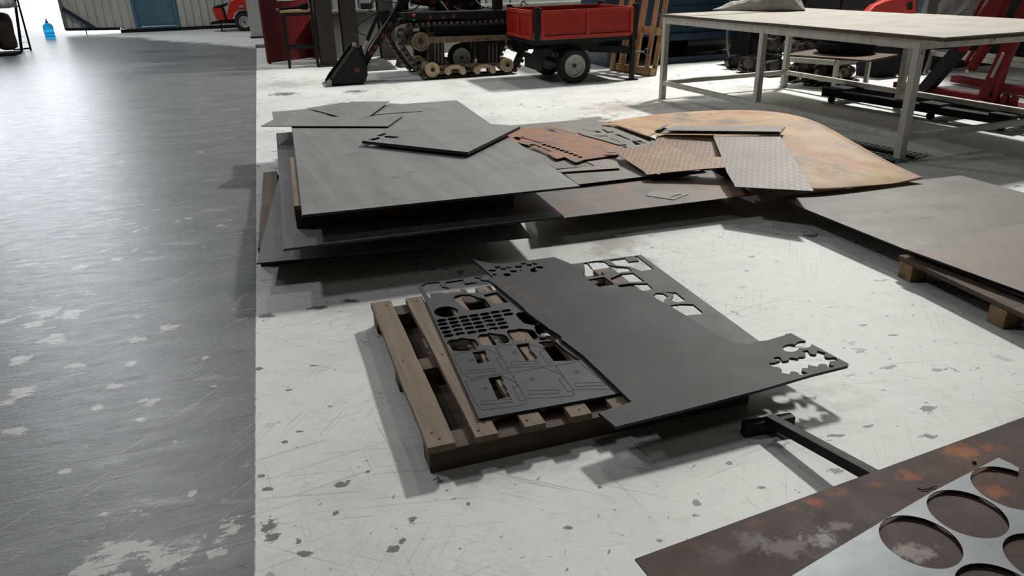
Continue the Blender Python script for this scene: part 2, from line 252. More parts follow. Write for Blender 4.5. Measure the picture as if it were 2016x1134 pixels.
M_white = mat('chipped_white_steel', ['A09D95', 'B2AFA6', 'BFBCB3'], scale=5, rough=0.55, bump=0.15, stretch=(3, 3, 0.8), spots=[(8, 0.62, 0.72, '5A5148'), (18, 0.66, 0.74, '3E372F')])
M_tabletop = mat('dusty_steel_table_top', ['958F84', 'A49E92', 'B0AA9E'], scale=1.6, rough=0.45, bump=0.12, stretch=(1, 3, 1), rot=-1.2, spots=[(5, 0.66, 0.72, '57503F', (1, 5, 1), -1.2), (1.5, 0.6, 0.75, 'B7B0A2')])
M_cloth = mat('grey_felt_cloth', ['8B8984', '9C9A94', 'A9A7A1'], scale=20, rough=0.95, bump=0.4, bscale=150, spec=0.1)
M_wall = mat('pale_grey_sheet_metal', ['A0A19B', 'ACADA7', 'B6B7B1'], scale=2.2, rough=0.55, bump=0.1, stretch=(2, 2, 0.5), spots=[(4, 0.64, 0.76, '6E6B62', (2, 2, .7))])
M_wallwhite = mat('white_cladding', ['84868A', '8E9092', '989A9C'], scale=2, rough=0.5, bump=0.05)
M_ledge = mat('olive_grey_ledge', ['5C5D55', '676860', '70716A'], scale=3, rough=0.7, bump=0.1)
M_concrete = mat('bare_concrete', ['2C2B28', '383733', '44423E'], scale=2.5, rough=0.85, bump=0.4, bscale=25, spots=[(4, 0.62, 0.75, '47443E')])
M_blue = mat('slate_blue_door_paint', ['3A596A', '426476', '4A6D80'], scale=2, rough=0.45, bump=0.04)
M_bluedark = mat('dark_blue_machine_paint', ['10263A', '152E44', '1A344C'], scale=3, rough=0.5, bump=0.05)
M_rustbeam = mat('brown_rusted_beam', ['1E1814', '27201B', '302720'], scale=4, rough=0.75, bump=0.3, stretch=(2, 2, .6), spots=[(6, 0.62, 0.72, '4C3A2C')])
M_chrome = flat('chromed_rod', 'B8BABC', 0.2, 1.0)
M_rim = mat('white_wheel_rim', ['8E8F8A', '9C9D98', 'A8A9A4'], scale=7, rough=0.5, bump=0.1, spots=[(14, 0.66, 0.74, '4A443C')])
M_greyhose = flat('grey_hose', '77777A', 0.5)
M_orange = mat('orange_sticker', ['7A3016', '93401E'], scale=12, rough=0.5, bump=0)
M_iron = mat('oily_cast_iron', ['1E1D1C', '2A2826', '373431'], scale=14, rough=0.4, metal=0.5, bump=0.3, spots=[(9, 0.64, 0.72, '45392E')])
M_bolt = flat('zinc_bolt', 'A5A5A2', 0.25, 1.0)
M_plastic = mat('crumpled_clear_wrap', ['9A9A98', 'AAAAA8', 'BABAB8'], scale=5, rough=0.35, bump=0.5, bscale=9, bdist=0.02)
M_greywrap = mat('grey_wrapping_sheet', ['9A9895', 'A8A6A2', 'B4B2AE'], scale=3, rough=0.6, bump=0.2, bscale=10)
M_blanket = mat('dark_grey_blanket', ['3C3B3A', '4A4947', '565553'], scale=6, rough=0.95, bump=0.4, bscale=60, spec=0.1)
M_sack = mat('woven_brown_sack', ['40372E', '4E4439', '5B5044'], scale=10, rough=0.9, bump=0.3, bscale=60)
M_green = flat('green_button_base', '2E6A58', 0.5); M_redbtn = flat('red_button', 'A01818', 0.4)
M_navy = flat('navy_strip', '22283A', 0.5)
M_lightsteel = flat('scraped_steel', '8C8985', 0.4, 0.5)
M_ceiling = flat('dark_roof', '121213', 0.9)
M_ground = flat('pale_yard_concrete', 'D0D2D0', 0.9)
M_pane = flat('daylit_polycarbonate', 'DDE6EE', 0.6, 0, 0.3, ('F2F6FF', 7.0))
def water_material():
    t = NT('blue_bottle_plastic'); t.b.inputs['Base Color'].default_value = hx('2FB4F0'); t.b.inputs['Roughness'].default_value = 0.12
    t.b.inputs['Transmission Weight'].default_value = 0.55; t.b.inputs['IOR'].default_value = 1.2; return t.m
M_water = water_material()

# ------------------------------------------------------------------ objects
def tag(o, label=None, cat=None, group=None, kind=None):
    if label: o['label'] = label
    if cat: o['category'] = cat
    if group: o['group'] = group
    if kind: o['kind'] = kind
    return o
def thing(name, label, cat, loc=(0, 0, 0), rot=PHI, group=None):
    o = bpy.data.objects.new(name, None); C.objects.link(o); o.empty_display_size = 0.1
    o.location = loc; o.rotation_euler = (0, 0, rot); return tag(o, label, cat, group)
def dup(root, loc=None, rot=None, label=None, group=None):
    def rec(o, par):
        c = o.copy(); C.objects.link(c)
        if par: c.parent = par
        for ch in [x for x in bpy.data.objects if x.parent == o]: rec(ch, c)
        return c
    kids = {}
    r = root.copy(); C.objects.link(r)
    for ch in list(root.children): rec(ch, r)
    if loc is not None: r.location = loc
    if rot is not None: r.rotation_euler = rot if hasattr(rot, '__len__') else (0, 0, rot)
    if label: r['label'] = label
    if group: r['group'] = group
    return r
class MB:
    def __init__(s): s.v = []; s.f = []; s.sm = []
    def add(s, vs, fs, smooth=False):
        k = len(s.v); s.v += [tuple(v) for v in vs]; s.f += [tuple(i + k for i in f) for f in fs]; s.sm += [smooth] * len(fs); return s
    def box(s, c, d, rz=0.0, m=None):
        x, y, z = (d[0] / 2, d[1] / 2, d[2] / 2)
        vs = [Vector((i * x, j * y, k * z)) for k in (-1, 1) for j in (-1, 1) for i in (-1, 1)]
        R = m if m is not None else Matrix.Rotation(rz, 3, 'Z')
        return s.add([R @ v + Vector(c) for v in vs], [(0, 2, 3, 1), (4, 5, 7, 6), (0, 1, 5, 4), (1, 3, 7, 5), (3, 2, 6, 7), (2, 0, 4, 6)])
    def bar(s, a, b, w, h, up=(0, 0, 1)):
        a, b = Vector(a), Vector(b); d = (b - a); L = d.length; d.normalize(); up = Vector(up)
        if abs(d.dot(up)) > 0.98: up = Vector((1, 0, 0))
        sd = d.cross(up).normalized(); u2 = sd.cross(d)
        return s.box((a + b) / 2, (L, w, h), m=Matrix((d, sd, u2)).transposed())
    def tube(s, pts, r, n=8, caps=True):
        pts = [Vector(p) for p in pts]; rings = []; base = len(s.v); prev = None; vs = []
        for i, p in enumerate(pts):
            d = (pts[min(i + 1, len(pts) - 1)] - pts[max(i - 1, 0)]).normalized()
            ref = prev if prev is not None else (Vector((0, 0, 1)) if abs(d.z) < 0.9 else Vector((1, 0, 0)))
            sd = d.cross(ref).normalized() if prev is None else (ref - d * ref.dot(d)).normalized(); prev = sd
            u2 = d.cross(sd); rr = r[i] if hasattr(r, '__len__') else r
            vs += [p + (sd * math.cos(2 * math.pi * k / n) + u2 * math.sin(2 * math.pi * k / n)) * rr for k in range(n)]
        fs = [(i * n + k, i * n + (k + 1) % n, (i + 1) * n + (k + 1) % n, (i + 1) * n + k) for i in range(len(pts) - 1) for k in range(n)]
        s.add(vs, fs, True)
        if caps: s.add(vs[:n], [tuple(range(n))[::-1]]); s.add(vs[-n:], [tuple(range(n))])
        return s
    def lathe(s, prof, c=(0, 0, 0), axis='y', n=28, smooth=True):
        """prof: (radius, height along axis)"""
        vs = []
        for r, h in prof:
            for k in range(n):
                a = 2 * math.pi * k / n; p = (r * math.cos(a), r * math.sin(a))
                q = {'y': (p[0], h, p[1]), 'z': (p[0], p[1], h), 'x': (h, p[0], p[1])}[axis]
                vs.append(Vector(q) + Vector(c))
        m = len(prof)
        fs = [(i * n + k, i * n + (k + 1) % n, (i + 1) * n + (k + 1) % n, (i + 1) * n + k) for i in range(m - 1) for k in range(n)]
        return s.add(vs, fs, smooth)
    def disc(s, c, r, h0, h1, axis='y', n=24): return s.lathe([(0.0005, h0), (r, h0), (r, h1), (0.0005, h1)], c, axis, n, False)
    def prism(s, poly, y0, y1):
        """polygon in (x,z), extruded along y"""
        n = len(poly); vs = [(p[0], y0, p[1]) for p in poly] + [(p[0], y1, p[1]) for p in poly]
        tri = geometry.tessellate_polygon([[Vector((p[0], p[1], 0)) for p in poly]])
        fs = [tuple(t) for t in tri] + [tuple(i + n for i in t[::-1]) for t in tri] + [(i, (i + 1) % n, n + (i + 1) % n, n + i) for i in range(n)]
        return s.add(vs, fs)
    def prismz(s, poly, z0, z1):
        n = len(poly); vs = [(p[0], p[1], z0) for p in poly] + [(p[0], p[1], z1) for p in poly]
        tri = geometry.tessellate_polygon([[Vector((p[0], p[1], 0)) for p in poly]])
        fs = [tuple(t) for t in tri] + [tuple(i + n for i in t[::-1]) for t in tri] + [(i, (i + 1) % n, n + (i + 1) % n, n + i) for i in range(n)]
        return s.add(vs, fs)
    def build(s, name, m, parent=None, loc=(0, 0, 0), rot=(0, 0, 0), bevel=0.0):
        me = bpy.data.meshes.new(name); me.from_pydata(s.v, [], s.f); me.update()
        me.polygons.foreach_set('use_smooth', s.sm)
        import bmesh as _b
        bm = _b.new(); bm.from_mesh(me); _b.ops.recalc_face_normals(bm, faces=bm.faces); bm.to_mesh(me); bm.free()
        me.materials.append(m)
        o = bpy.data.objects.new(name, me); C.objects.link(o); o.location = loc; o.rotation_euler = rot
        if parent: o.parent = parent
        if bevel:
            b = o.modifiers.new('bevel', 'BEVEL'); b.width = bevel; b.segments = 2; b.limit_method = 'ANGLE'
        return o
def struct(name, mb, m, **k):
    o = mb.build(name, m, **k); o['kind'] = 'structure'; return o

# flat cut plates: outline and holes on a plane, with thickness
def inpoly(p, poly):
    c = False; j = len(poly) - 1
    for i in range(len(poly)):
        a, b = poly[i], poly[j]
        if (a[1] > p[1]) != (b[1] > p[1]) and p[0] < (b[0] - a[0]) * (p[1] - a[1]) / (b[1] - a[1]) + a[0]: c = not c
        j = i
    return c
def slab_mesh(outer, holes, th, zf):
    """outer/holes in world xy; zf(x,y) top height"""
    vs = []; es = []
    for loop in [outer] + holes:
        k = len(vs); n = len(loop); vs += [Vector((p[0], p[1])) for p in loop]; es += [(k + i, k + (i + 1) % n) for i in range(n)]
    r = geometry.delaunay_2d_cdt(vs, es, [], 0, 1e-6); V, F = r[0], r[2]
    tris = []
    for f in F:
        c = sum((V[i] for i in f), Vector((0, 0))) / len(f)
        if inpoly(c, outer) and not any(inpoly(c, h) for h in holes): tris.append(tuple(f))
    edge = {}
    for f in tris:
        for i in range(len(f)): edge[(f[i], f[(i + 1) % len(f)])] = 1
    n = len(V); out = [(v.x, v.y, zf(v.x, v.y)) for v in V] + [(v.x, v.y, zf(v.x, v.y) - th) for v in V]
    fs = list(tris) + [tuple(i + n for i in f[::-1]) for f in tris]
    fs += [(b, a, a + n, b + n) for (a, b) in edge if (b, a) not in edge]
    return out, fs
def slab(name, outer, th, m, zf=0.1, holes=(), px=True, label=None, cat='plate', group=None, parent=None, edge=M_edge):
    zz = zf if callable(zf) else (lambda x, y: zf)
    def conv(loop):
        if not px: return [tuple(p[:2]) for p in loop]
        out = []
        for p in loop:
            q = at(p[0], p[1], zz(0, 0) if not callable(zf) else 0.15)
            for _ in range(6 if callable(zf) else 0): q = at(p[0], p[1], zz(q.x, q.y))
            out.append((q.x, q.y))
        return out
    o_ = conv(outer); hs = [conv(h) for h in holes]
    vs, fs = slab_mesh(o_, hs, th, zz)
    cx = sum(p[0] for p in o_) / len(o_); cy = sum(p[1] for p in o_) / len(o_); cz = zz(cx, cy) - th
    me = bpy.data.meshes.new(name); me.from_pydata([(v[0] - cx, v[1] - cy, v[2] - cz) for v in vs], [], fs); me.update()
    me.materials.append(m); me.materials.append(edge)
    for p in me.polygons: p.material_index = 1 if abs(p.normal.z) < 0.3 else 0
    o = bpy.data.objects.new(name, me); C.objects.link(o); o.location = (cx, cy, cz)
    if label: tag(o, label, cat, group)
    return o
def tilt(pts):
    """plane through three (px,py,z) points"""
    a, b, c = [at(*p) for p in pts]; n = (b - a).cross(c - a)
    return lambda x, y: a.z - (n.x * (x - a.x) + n.y * (y - a.y)) / n.z
def conv2(loop, x0, y0, s): return [(x0 + p[0] / s, y0 + p[1] / s) for p in loop]

# ------------------------------------------------------------------ room shell
fl = MB().add([(-26, -8, 0), (30, -8, 0), (30, 45, 0), (-26, 45, 0)], [(0, 1, 2, 3)]); struct('floor', fl, floor_material())
def wallbox(name, u0, u1, v0, v1, z0, z1, m):
    b = MB().box(((u0 + u1) / 2, (v0 + v1) / 2, (z0 + z1) / 2), (u1 - u0, v1 - v0, z1 - z0)); return struct(name, b, m, rot=(0, 0, PHI))
CEIL = 12.5
wallbox('ceiling', -10, 14, -6, 26, CEIL, CEIL + 0.2, M_ceiling)
wallbox('wall_front', -10, 14, -6.2, -6, 0, CEIL, M_concrete)
wallbox('wall_right', 14, 14.2, -6, 26, 0, CEIL, M_concrete)
wallbox('wall_left', -10.2, -10, -6, 26, 0, CEIL, M_concrete)
# back wall of the lane: opening with daylight, corrugated panels, daylight strip above
VB = 25.1
wb = MB()
wb.box((-9.6, VB + 0.1, CEIL / 2), (0.8, 0.2, CEIL)); wb.box((-1.0, VB + 0.1, 9.65), (18, 0.2, 5.7)); wb.box((3.2, VB + 0.1, 4.7), (9.6, 0.2, 4.2)); wb.box((-3.0, VB + 0.1, 4.7), (2.8, 0.16, 4.2)); wb.box((-4.6, VB + 0.1, 2.75), (1.2, 0.16, 0.3))
wb.box((3.2, VB + 0.1, 1.3), (6.6, 0.1, 2.6)); wb.box((-3.3, VB + 0.1, 1.35), (0.5, 0.1, 2.5)); wb.box((-1.75, VB + 0.1, 1.3), (0.55, 0.1, 2.6)); wb.box((-2.55, VB + .1, 2.45), (1.3, .1, .3))
wall_back = struct('wall_back', wb, M_wall, rot=(0, 0, PHI))
u0 = -4.95; ribs = 0.215; k = 0
while u0 + ribs * k < 2.2:
    a = u0 + ribs * k; b_ = a + ribs
    d0, d1 = -3.12, -1.98                                # blue door bay
    zb = 0.14 if a < -3.6 else 0.05
    if not (a > d0 - 0.1 and b_ < d1 + 0.12):
        p = MB().prismz([(a + .02, VB - 0.02), (b_ - 0.035, VB - 0.02), (b_ - 0.035, VB + 0.03), (a + .02, VB + 0.03)], zb, 2.6)
        p.prismz([(b_ - 0.035, VB - 0.02), (b_ - 0.025, VB + 0.02), (b_ + 0.01, VB + 0.02), (b_ + 0.02, VB - 0.02), (b_ + 0.02, VB + 0.03), (b_ - 0.035, VB + 0.03)], zb, 2.6)
        p.build('panel', M_wall, wall_back)
    k += 1
MB().bar((-4.95, VB - 0.06, 0.16), (-3.55, VB - 0.06, 0.12), 0.05, 0.07).build('bottom_rail', M_blackmatt, wall_back)
MB().bar((-3.55, VB - 0.06, 0.05), (2.2, VB - 0.06, 0.05), 0.05, 0.09).build('bottom_rail', M_blackmatt, wall_back)
MB().box((-4.93, VB - 0.03, 1.3), (0.09, 0.08, 2.3)).build('gate_stile', M_ledge, wall_back)
MB().bar((-4.9, VB - 0.09, 0.72), (-4.2, VB - 0.09, 0.16), 0.03, 0.1).build('brace', M_navy, wall_back)
MB().box((-4.45, VB - 0.03, 0.06), (0.02, 0.03, 0.12)).build('support_pin', M_blackmatt, wall_back)
dm = MB().box((-2.55, VB + 0.0, 1.2), (1.0, 0.04, 2.1)); door_1 = struct('door_1', dm, M_blue, rot=(0, 0, PHI))
f = MB(); f.box((-3.1, VB - 0.03, 1.2), (0.09, 0.08, 2.4)); f.box((-2.0, VB - 0.03, 1.2), (0.09, 0.08, 2.4)); f.box((-2.55, VB - 0.03, 0.1), (1.02, 0.07, 0.09)); f.box((-2.55, VB - 0.03, 2.3), (1.02, 0.07, 0.12))
f.build('door_frame', M_blue, door_1)
f = MB(); f.box((-2.55, VB - 0.02, 1.28), (0.96, 0.03, 0.05)); f.box((-2.55, VB - 0.02, 0.17), (0.96, 0.03, 0.04)); f.box((-3.02, VB - 0.02, .7), (0.04, 0.03, 1.1)); f.box((-2.08, VB - 0.02, .7), (0.04, 0.03, 1.1)); f.build('door_rail', M_blue, door_1)
MB().box((-2.55, VB - 0.03, 0.03), (1.2, 0.08, 0.06)).build('sill', M_ledge, door_1)
# daylight strip high over the gate
for i in range(3):
    a = -9.1 + 1.6 * i
    w = MB().box((a + 0.78, VB + 0.06, 4.85), (1.5, 0.03, 3.8)); o = struct('window_%d' % (i + 1), w, M_pane, rot=(0, 0, PHI))
    g = MB(); g.box((a + 0.78, VB + 0.03, 6.77), (1.6, 0.06, 0.06)); g.box((a + 0.78, VB + 0.03, 2.93), (1.6, 0.06, 0.06)); g.box((a, VB + 0.03, 4.85), (0.06, 0.06, 3.8)); g.build('window_frame', M_ledge, o)
yard = MB().box((-6, VB + 12, -0.06), (24, 23.6, 0.1)); struct('trim_1', yard, M_ground, rot=(0, 0, PHI))
# inner back wall behind the machines
VI = 15.1
wi = MB().box((7.6, VI + 0.1, CEIL / 2), (12.8, 0.2, CEIL)); wall_in = struct('wall_inner', wi, M_wallwhite, rot=(0, 0, PHI))
for i in range(16):
    a = 1.25 + 0.25 * i
    MB().prismz([(a, VI - 0.002), (a + 0.03, VI - 0.03), (a + 0.21, VI - 0.03), (a + 0.24, VI - 0.002)], 0.8, 3).build('panel', M_wallwhite, wall_in)
lg = MB().box((3.9, VI - 0.22, 0.4), (5.4, 0.38, 0.8)); lg.box((3.9, VI - 0.24, 0.82), (5.4, 0.46, 0.05)); struct('trim_2', lg, M_ledge, rot=(0, 0, PHI), bevel=0.01)
wallbox('wall_side', 1.1, 1.25, VI + 0.1, VB, 0, CEIL, M_wallwhite)
wr = at(1950, 178); 
wallbox('wall_concrete', 9.2, 14, wr.dot(W) + 1.7, wr.dot(W) + 1.95, 0, 5.5, M_concrete)
# pale pillar between lane and red door
pc = at(509, 75); b = MB().box((0, 0.2, 1.6), (0.34, 0.4, 3.2)); pil = struct('trim_3', b, M_wall, loc=pc, rot=(0, 0, PHI), bevel=0.01)
MB().box((0, 0.2, 0.02), (0.38, 0.44, 0.04)).build('base_plate', M_blackmatt, pil)

# ------------------------------------------------------------------ pallets
def pallet(label, loc, rot, L, D, boards, group=None, z0=0.0, bh=0.08, bt=0.026, mb=M_wood, ms=M_woodx, name='wooden_pallet', top=True):
    """stringers along local x, deck boards along local y; boards = (x0, x1, y overhang front, y overhang back)"""
    t = thing(name, label, 'pallet', loc, rot, group)
    for yc, w in ((0.05, 0.1), (D / 2, 0.09), (D - 0.05, 0.1)):
        MB().box((L / 2, yc, bh / 2), (L, w, bh)).build('stringer', ms, t, bevel=0.003)
    for i, bd in enumerate(boards):
        x0, x1 = bd[0], bd[1]; y0 = bd[2] if len(bd) > 2 else -0.005; y1 = bd[3] if len(bd) > 3 else D + 0.01
        n = 9; left = []; right = []
        rr = random.Random(i * 13 + int(L * 100))
        for j in range(n):
            y = y0 + (y1 - y0) * j / (n - 1); left.append((x0 + rr.uniform(-.002, .002), y)); right.append((x1 + rr.uniform(-.002, .002), y))
        MB().prismz(left + right[::-1], bh + 0.0005, bh + bt + rr.uniform(-.001, .001)).build('deck_board', mb, t, bevel=0.002)
        q = MB()
        for yn in (0.03, 0.07, D / 2, D - 0.04):
            q.disc(((x0 + x1) / 2 + rr.uniform(-.02, .02), yn, bh + bt), 0.004, 0, 0.0012, 'z', 8)
        q.build('nail', M_blackmatt, t)['kind'] = 'stuff'
    return t
pf = at(848, 933)
pallet('low brown wooden pallet under the cut dark sheets in the foreground', pf, PHI, 1.2, 1.165,
       [(-0.005, 0.088, -0.008, 1.18), (0.155, 0.232, -0.005, 1.175), (0.325, 0.398), (0.49, 0.565), (0.645, 0.72), (0.80, 0.875), (0.95, 1.025), (1.10, 1.2)])

fgp = [o for o in bpy.data.objects if o.name == 'wooden_pallet'][0]
for y0_, y1_ in ((.105, .53), (.635, 1.06)):
    for i in range(5): MB().box((.12 + .24 * i, (y0_ + y1_) / 2, .007), (.2, y1_ - y0_, .012)).build('base_board', M_woodx, fgp)
# ------------------------------------------------------------------ cut sheets on the foreground pallet
ZA = 0.116
def c2(l): return conv2(l, 820, 500, 6.3)
def c3(l): return conv2(l, 1090, 490, 5.968)
def c4(l): return conv2(l, 860, 640, 5.305)
A_out = [(823, 559), (880, 552), (937.5, 545), (960, 541.5), (1040, 531), (1120, 520.5), (1262, 501.5), (1340, 559), (1420, 617), (1494, 671), (1420, 718), (1300, 758), (1210, 776), (1080, 800), (943, 824)]
def ell(cx, cy, rx, ry, n=28, p=1.0, rot=0.0):
    out = []
    for i in range(n):
        a = 2 * math.pi * i / n; c, s = math.cos(a), math.sin(a)
        x = rx * math.copysign(abs(c) ** p, c); y = ry * math.copysign(abs(s) ** p, s)
        out.append((cx + x, cy + y + x * rot))
    return out
A_h = [c2([(58, 388), (130, 358), (275, 343), (318, 402), (405, 418), (380, 388), (355, 350), (575, 315), (600, 365), (742, 347), (725, 288), (765, 288), (800, 318), (900, 332), (1010, 440), (885, 470), (800, 475), (640, 482), (612, 442), (540, 425), (548, 478), (330, 497), (312, 475), (165, 492), (180, 555), (160, 540), (100, 465)]),
       c2([(455, 550), (480, 518), (550, 502), (650, 500), (850, 562), (930, 660), (800, 685), (670, 700), (600, 680)]),
       c2([(835, 505), (1000, 472), (1150, 605), (1080, 600), (985, 622), (920, 590), (870, 560)]),
       c2([(775, 300), (800, 275), (860, 258), (950, 258), (1000, 300), (900, 312), (800, 304)]),
       c2(ell(370, 717, 152, 66, 30)), 
       c2([(1230, 750), (1260, 725), (1340, 720), (1500, 850), (1480, 890), (1330, 860), (1270, 800)]),
       c2([(1460, 900), (1500, 872), (1570, 890), (1740, 1050), (1700, 1085), (1560, 1040), (1480, 970)]),
       c4([(105, 185), (130, 155), (225, 145), (240, 130), (400, 150), (440, 200), (420, 250), (340, 268), (255, 272), (150, 268), (120, 240)]),
       c4([(425, 125), (450, 95), (530, 90), (540, 80), (700, 100), (725, 110), (760, 150), (750, 180), (640, 208), (470, 212), (445, 190)]),
       c4([(728, 70), (750, 50), (835, 45), (850, 35), (1000, 50), (1025, 70), (1060, 120), (1040, 155), (900, 166), (800, 162), (770, 140)]),
       c4([(1060, 182), (1120, 168), (1230, 165), (1330, 250), (1500, 368), (1220, 376), (1140, 270)]),
       c4([(370, 285), (500, 265), (520, 300), (510, 320), (550, 375), (425, 402)]),
       c4([(825, 205), (955, 190), (975, 230), (975, 260), (1020, 300), (1050, 345), (1030, 362), (930, 374)]),
       c4([(535, 555), (670, 530), (695, 575), (690, 605), (735, 665), (730, 690), (770, 745), (635, 778)]),
       c3([(170, 190), (235, 185), (250, 205), (225, 213), (180, 207)]),
       c3([(355, 160), (395, 165), (460, 240), (420, 180), (410, 152), (500, 140), (590, 145), (625, 165), (650, 190), (740, 207), (870, 217), (925, 258), (760, 280), (700, 255), (560, 265), (600, 305), (545, 310), (480, 325), (400, 330), (350, 290), (370, 250)]),
       c3([(650, 130), (840, 105), (880, 150), (1000, 135), (950, 82), (985, 85), (1180, 235), (1030, 260), (960, 230), (890, 205), (735, 192), (690, 160)]),
       c3([(405, 360), (590, 328), (620, 345), (715, 420), (640, 430), (520, 448), (450, 400)]),
       c3([(662, 347), (790, 292), (930, 280), (960, 300), (1070, 380), (890, 392), (760, 402), (700, 385)]),
       c3([(750, 424), (890, 406), (1100, 405), (1165, 465), (1110, 487), (1000, 490), (880, 470), (780, 455)]),
       c3([(1168, 540), (1210, 515), (1290, 520), (1345, 560), (1300, 598), (1285, 640), (1220, 600)]),
       c3([(1270, 500), (1440, 512), (1540, 590), (1530, 618), (1440, 627), (1375, 600), (1405, 560), (1410, 530)]),
       c3([(1360, 665), (1440, 650), (1460, 658), (1480, 645), (1640, 650), (1750, 740), (1735, 768), (1640, 772), (1560, 785), (1400, 690)])]
for col, rows in (((310, 825), [(0, 0), (15, 45), (40, 93), (65, 143), (90, 188)]), ((445, 805), [(0, 0), (20, 45), (45, 88), (70, 135), (95, 185)]), ((580, 785), [(0, 0), (25, 43), (50, 87), (75, 133), (105, 187)]),
                  ((710, 765), [(0, 0), (25, 43), (50, 90), (75, 137), (105, 185)]), ((845, 745), [(0, 0), (25, 43), (50, 87), (80, 135), (110, 183)]), ((975, 722), [(0, 0), (25, 48), (55, 93), (85, 138), (110, 188)]), ((1110, 705), [(0, 0), (30, 43)])):
    for r in rows: A_h.append(c2(ell(col[0] + r[0], col[1] + r[1], 60, 19, 20, 0.7, -0.12)))
sheetA = slab('cut_sheet', A_out, 0.009, M_platedark, ZA, A_h, label='large dark laser cut sheet lying flat on the low pallet, full of slots and holes', cat='sheet metal')
def ribbon(paths, w, z, name, m, parent, closed=True):
    b = MB()
    for p in paths:
        pts = [at(q[0], q[1], z) for q in p]; n = len(pts)
        for i in range(n if closed else n - 1):
            a, c = pts[i], pts[(i + 1) % n]; d = (c - a).normalized(); s_ = Vector((-d.y, d.x, 0)) * w / 2; e = d * w / 2
            b.add([a - s_ - e, a + s_ - e, c + s_ + e, c - s_ + e], [(0, 1, 2, 3)])
    o = b.build(name, m, parent); 
    if parent: o.location = -parent.location
    return o
circ = lambda x, y: ell(x, y, 19, 11, 12)
kerfs = [[(160, 310), (235, 298), (240, 290), (340, 272), (500, 253), (560, 270), (655, 310), (668, 340), (625, 350), (695, 470), (740, 455), (755, 485), (725, 502), (560, 520), (380, 545), (355, 560), (260, 495), (190, 365)],
         [(610, 230), (650, 222), (660, 212), (950, 187), (1110, 245), (1115, 270), (1070, 280), (1155, 395), (1200, 380), (1215, 410), (1170, 428), (1000, 435), (850, 440), (740, 442), (715, 400), (650, 290)],
         [(295, 585), (370, 578), (380, 570), (540, 540), (660, 520), (825, 600), (845, 630), (795, 645), (875, 795), (925, 775), (940, 815), (890, 835), (700, 860), (480, 885), (400, 815), (330, 660)],
         [(770, 495), (850, 485), (1020, 455), (1110, 440), (1300, 515), (1320, 550), (1270, 560), (1370, 700), (1415, 682), (1437, 720), (1390, 742), (1200, 758), (1040, 762), (945, 765), (915, 745), (890, 700), (820, 580)],
         [(1235, 420), (1310, 410), (1480, 380), (1840, 668), (1680, 670), (1530, 672), (1430, 674), (1390, 630), (1290, 490)],
         [(310, 472), (607, 453), (608, 482), (312, 502)], [(778, 382), (1068, 375), (1070, 402), (780, 412)], [(465, 792), (782, 770), (785, 805), (468, 830)], [(962, 685), (1275, 675), (1278, 712), (965, 722)], [(1442, 605), (1752, 597), (1755, 628), (1445, 640)],
         circ(363, 362), circ(813, 283), circ(513, 657), circ(995, 565), circ(1462, 488)]
ribbon([c4(k) for k in kerfs], 0.0022, ZA + 0.0006, 'cut_outline', M_kerf, sheetA)
ZB = 0.132
B_out = [(929.5, 509), (940, 513), (958, 516.7), (975, 519), (990, 519), (1017, 515.5), (1060, 510), (1091, 506), (1147, 528.5), (1151.5, 534), (1148, 542), (1160, 552), (1190.5, 572), (1204, 571), (1225, 567.5), (1249, 563.7), (1286, 584), (1350, 621), (1400, 651), (1445, 675.5), (1460, 674), (1474, 678), (1490, 672), (1510, 670), (1545, 660), (1545, 658), (1557, 655.6), (1671, 716), (1669, 720), (1600, 737), (1490, 769), (1345, 807), (1212, 840), (1178, 812), (1243.7, 791), (1196, 745), (1148.5, 700), (1106, 668), (1104, 661), (1081, 647), (1068, 636.6), (1058, 630), (1036, 613), (1030, 605), (975, 560), (960, 550), (971, 545.6)]
def c5(l): return conv2(l, 1470, 640, 7.087)
B_h = [c2(l) for l in ([(890, 205), (910, 193), (985, 192), (975, 218), (895, 217)], [(960, 160), (1040, 150), (1035, 177), (990, 182)], [(1040, 178), (1110, 175), (1105, 196), (1050, 196)], [(1110, 158), (1190, 164), (1150, 182), (1118, 176)], [(1160, 203), (1245, 203), (1240, 228), (1165, 225)],
        [(1220, 148), (1310, 147), (1300, 172), (1225, 170)], [(1285, 118), (1360, 106), (1350, 131), (1310, 132)], [(1365, 128), (1430, 123), (1425, 152), (1370, 150)], [(1435, 109), (1515, 121), (1470, 137), (1440, 127)], [(1480, 153), (1570, 153), (1565, 182), (1485, 180)],
        [(935, 250), (975, 245), (1005, 268), (950, 263)], [(1070, 245), (1145, 236), (1175, 262), (1148, 276), (1092, 276)], [(1270, 205), (1305, 195), (1300, 215)], [(1405, 190), (1475, 160), (1480, 205), (1510, 210), (1470, 230), (1428, 227)])]
B_h += [c5(ell(615, 318, 115, 54)), c5(ell(792, 270, 113, 52)),
        c5([(310, 525), (390, 520), (435, 505), (470, 492), (420, 480), (360, 465), (400, 443), (440, 440), (470, 450), (500, 500), (560, 495), (590, 485), (600, 450), (720, 465), (730, 440), (790, 440), (822, 425), (820, 400), (770, 360), (850, 345), (890, 400), (950, 410), (977, 398), (985, 355), (1110, 390), (1085, 415), (1100, 445), (1150, 455), (1210, 448), (1240, 450), (1275, 500), (1200, 497), (1160, 505), (1150, 540), (1180, 562), (1240, 570), (1190, 592), (1130, 580), (1115, 550), (1060, 540), (1010, 545), (990, 580), (880, 560), (860, 550), (870, 600), (800, 597), (770, 610), (770, 640), (850, 670), (790, 692), (740, 692), (720, 665), (660, 642), (610, 650), (600, 685), (490, 665), (490, 620), (440, 585), (380, 582), (330, 560)])]
tB = tilt([(960, 550, 0.130), (1212, 840, 0.128), (1671, 718, 0.142)])
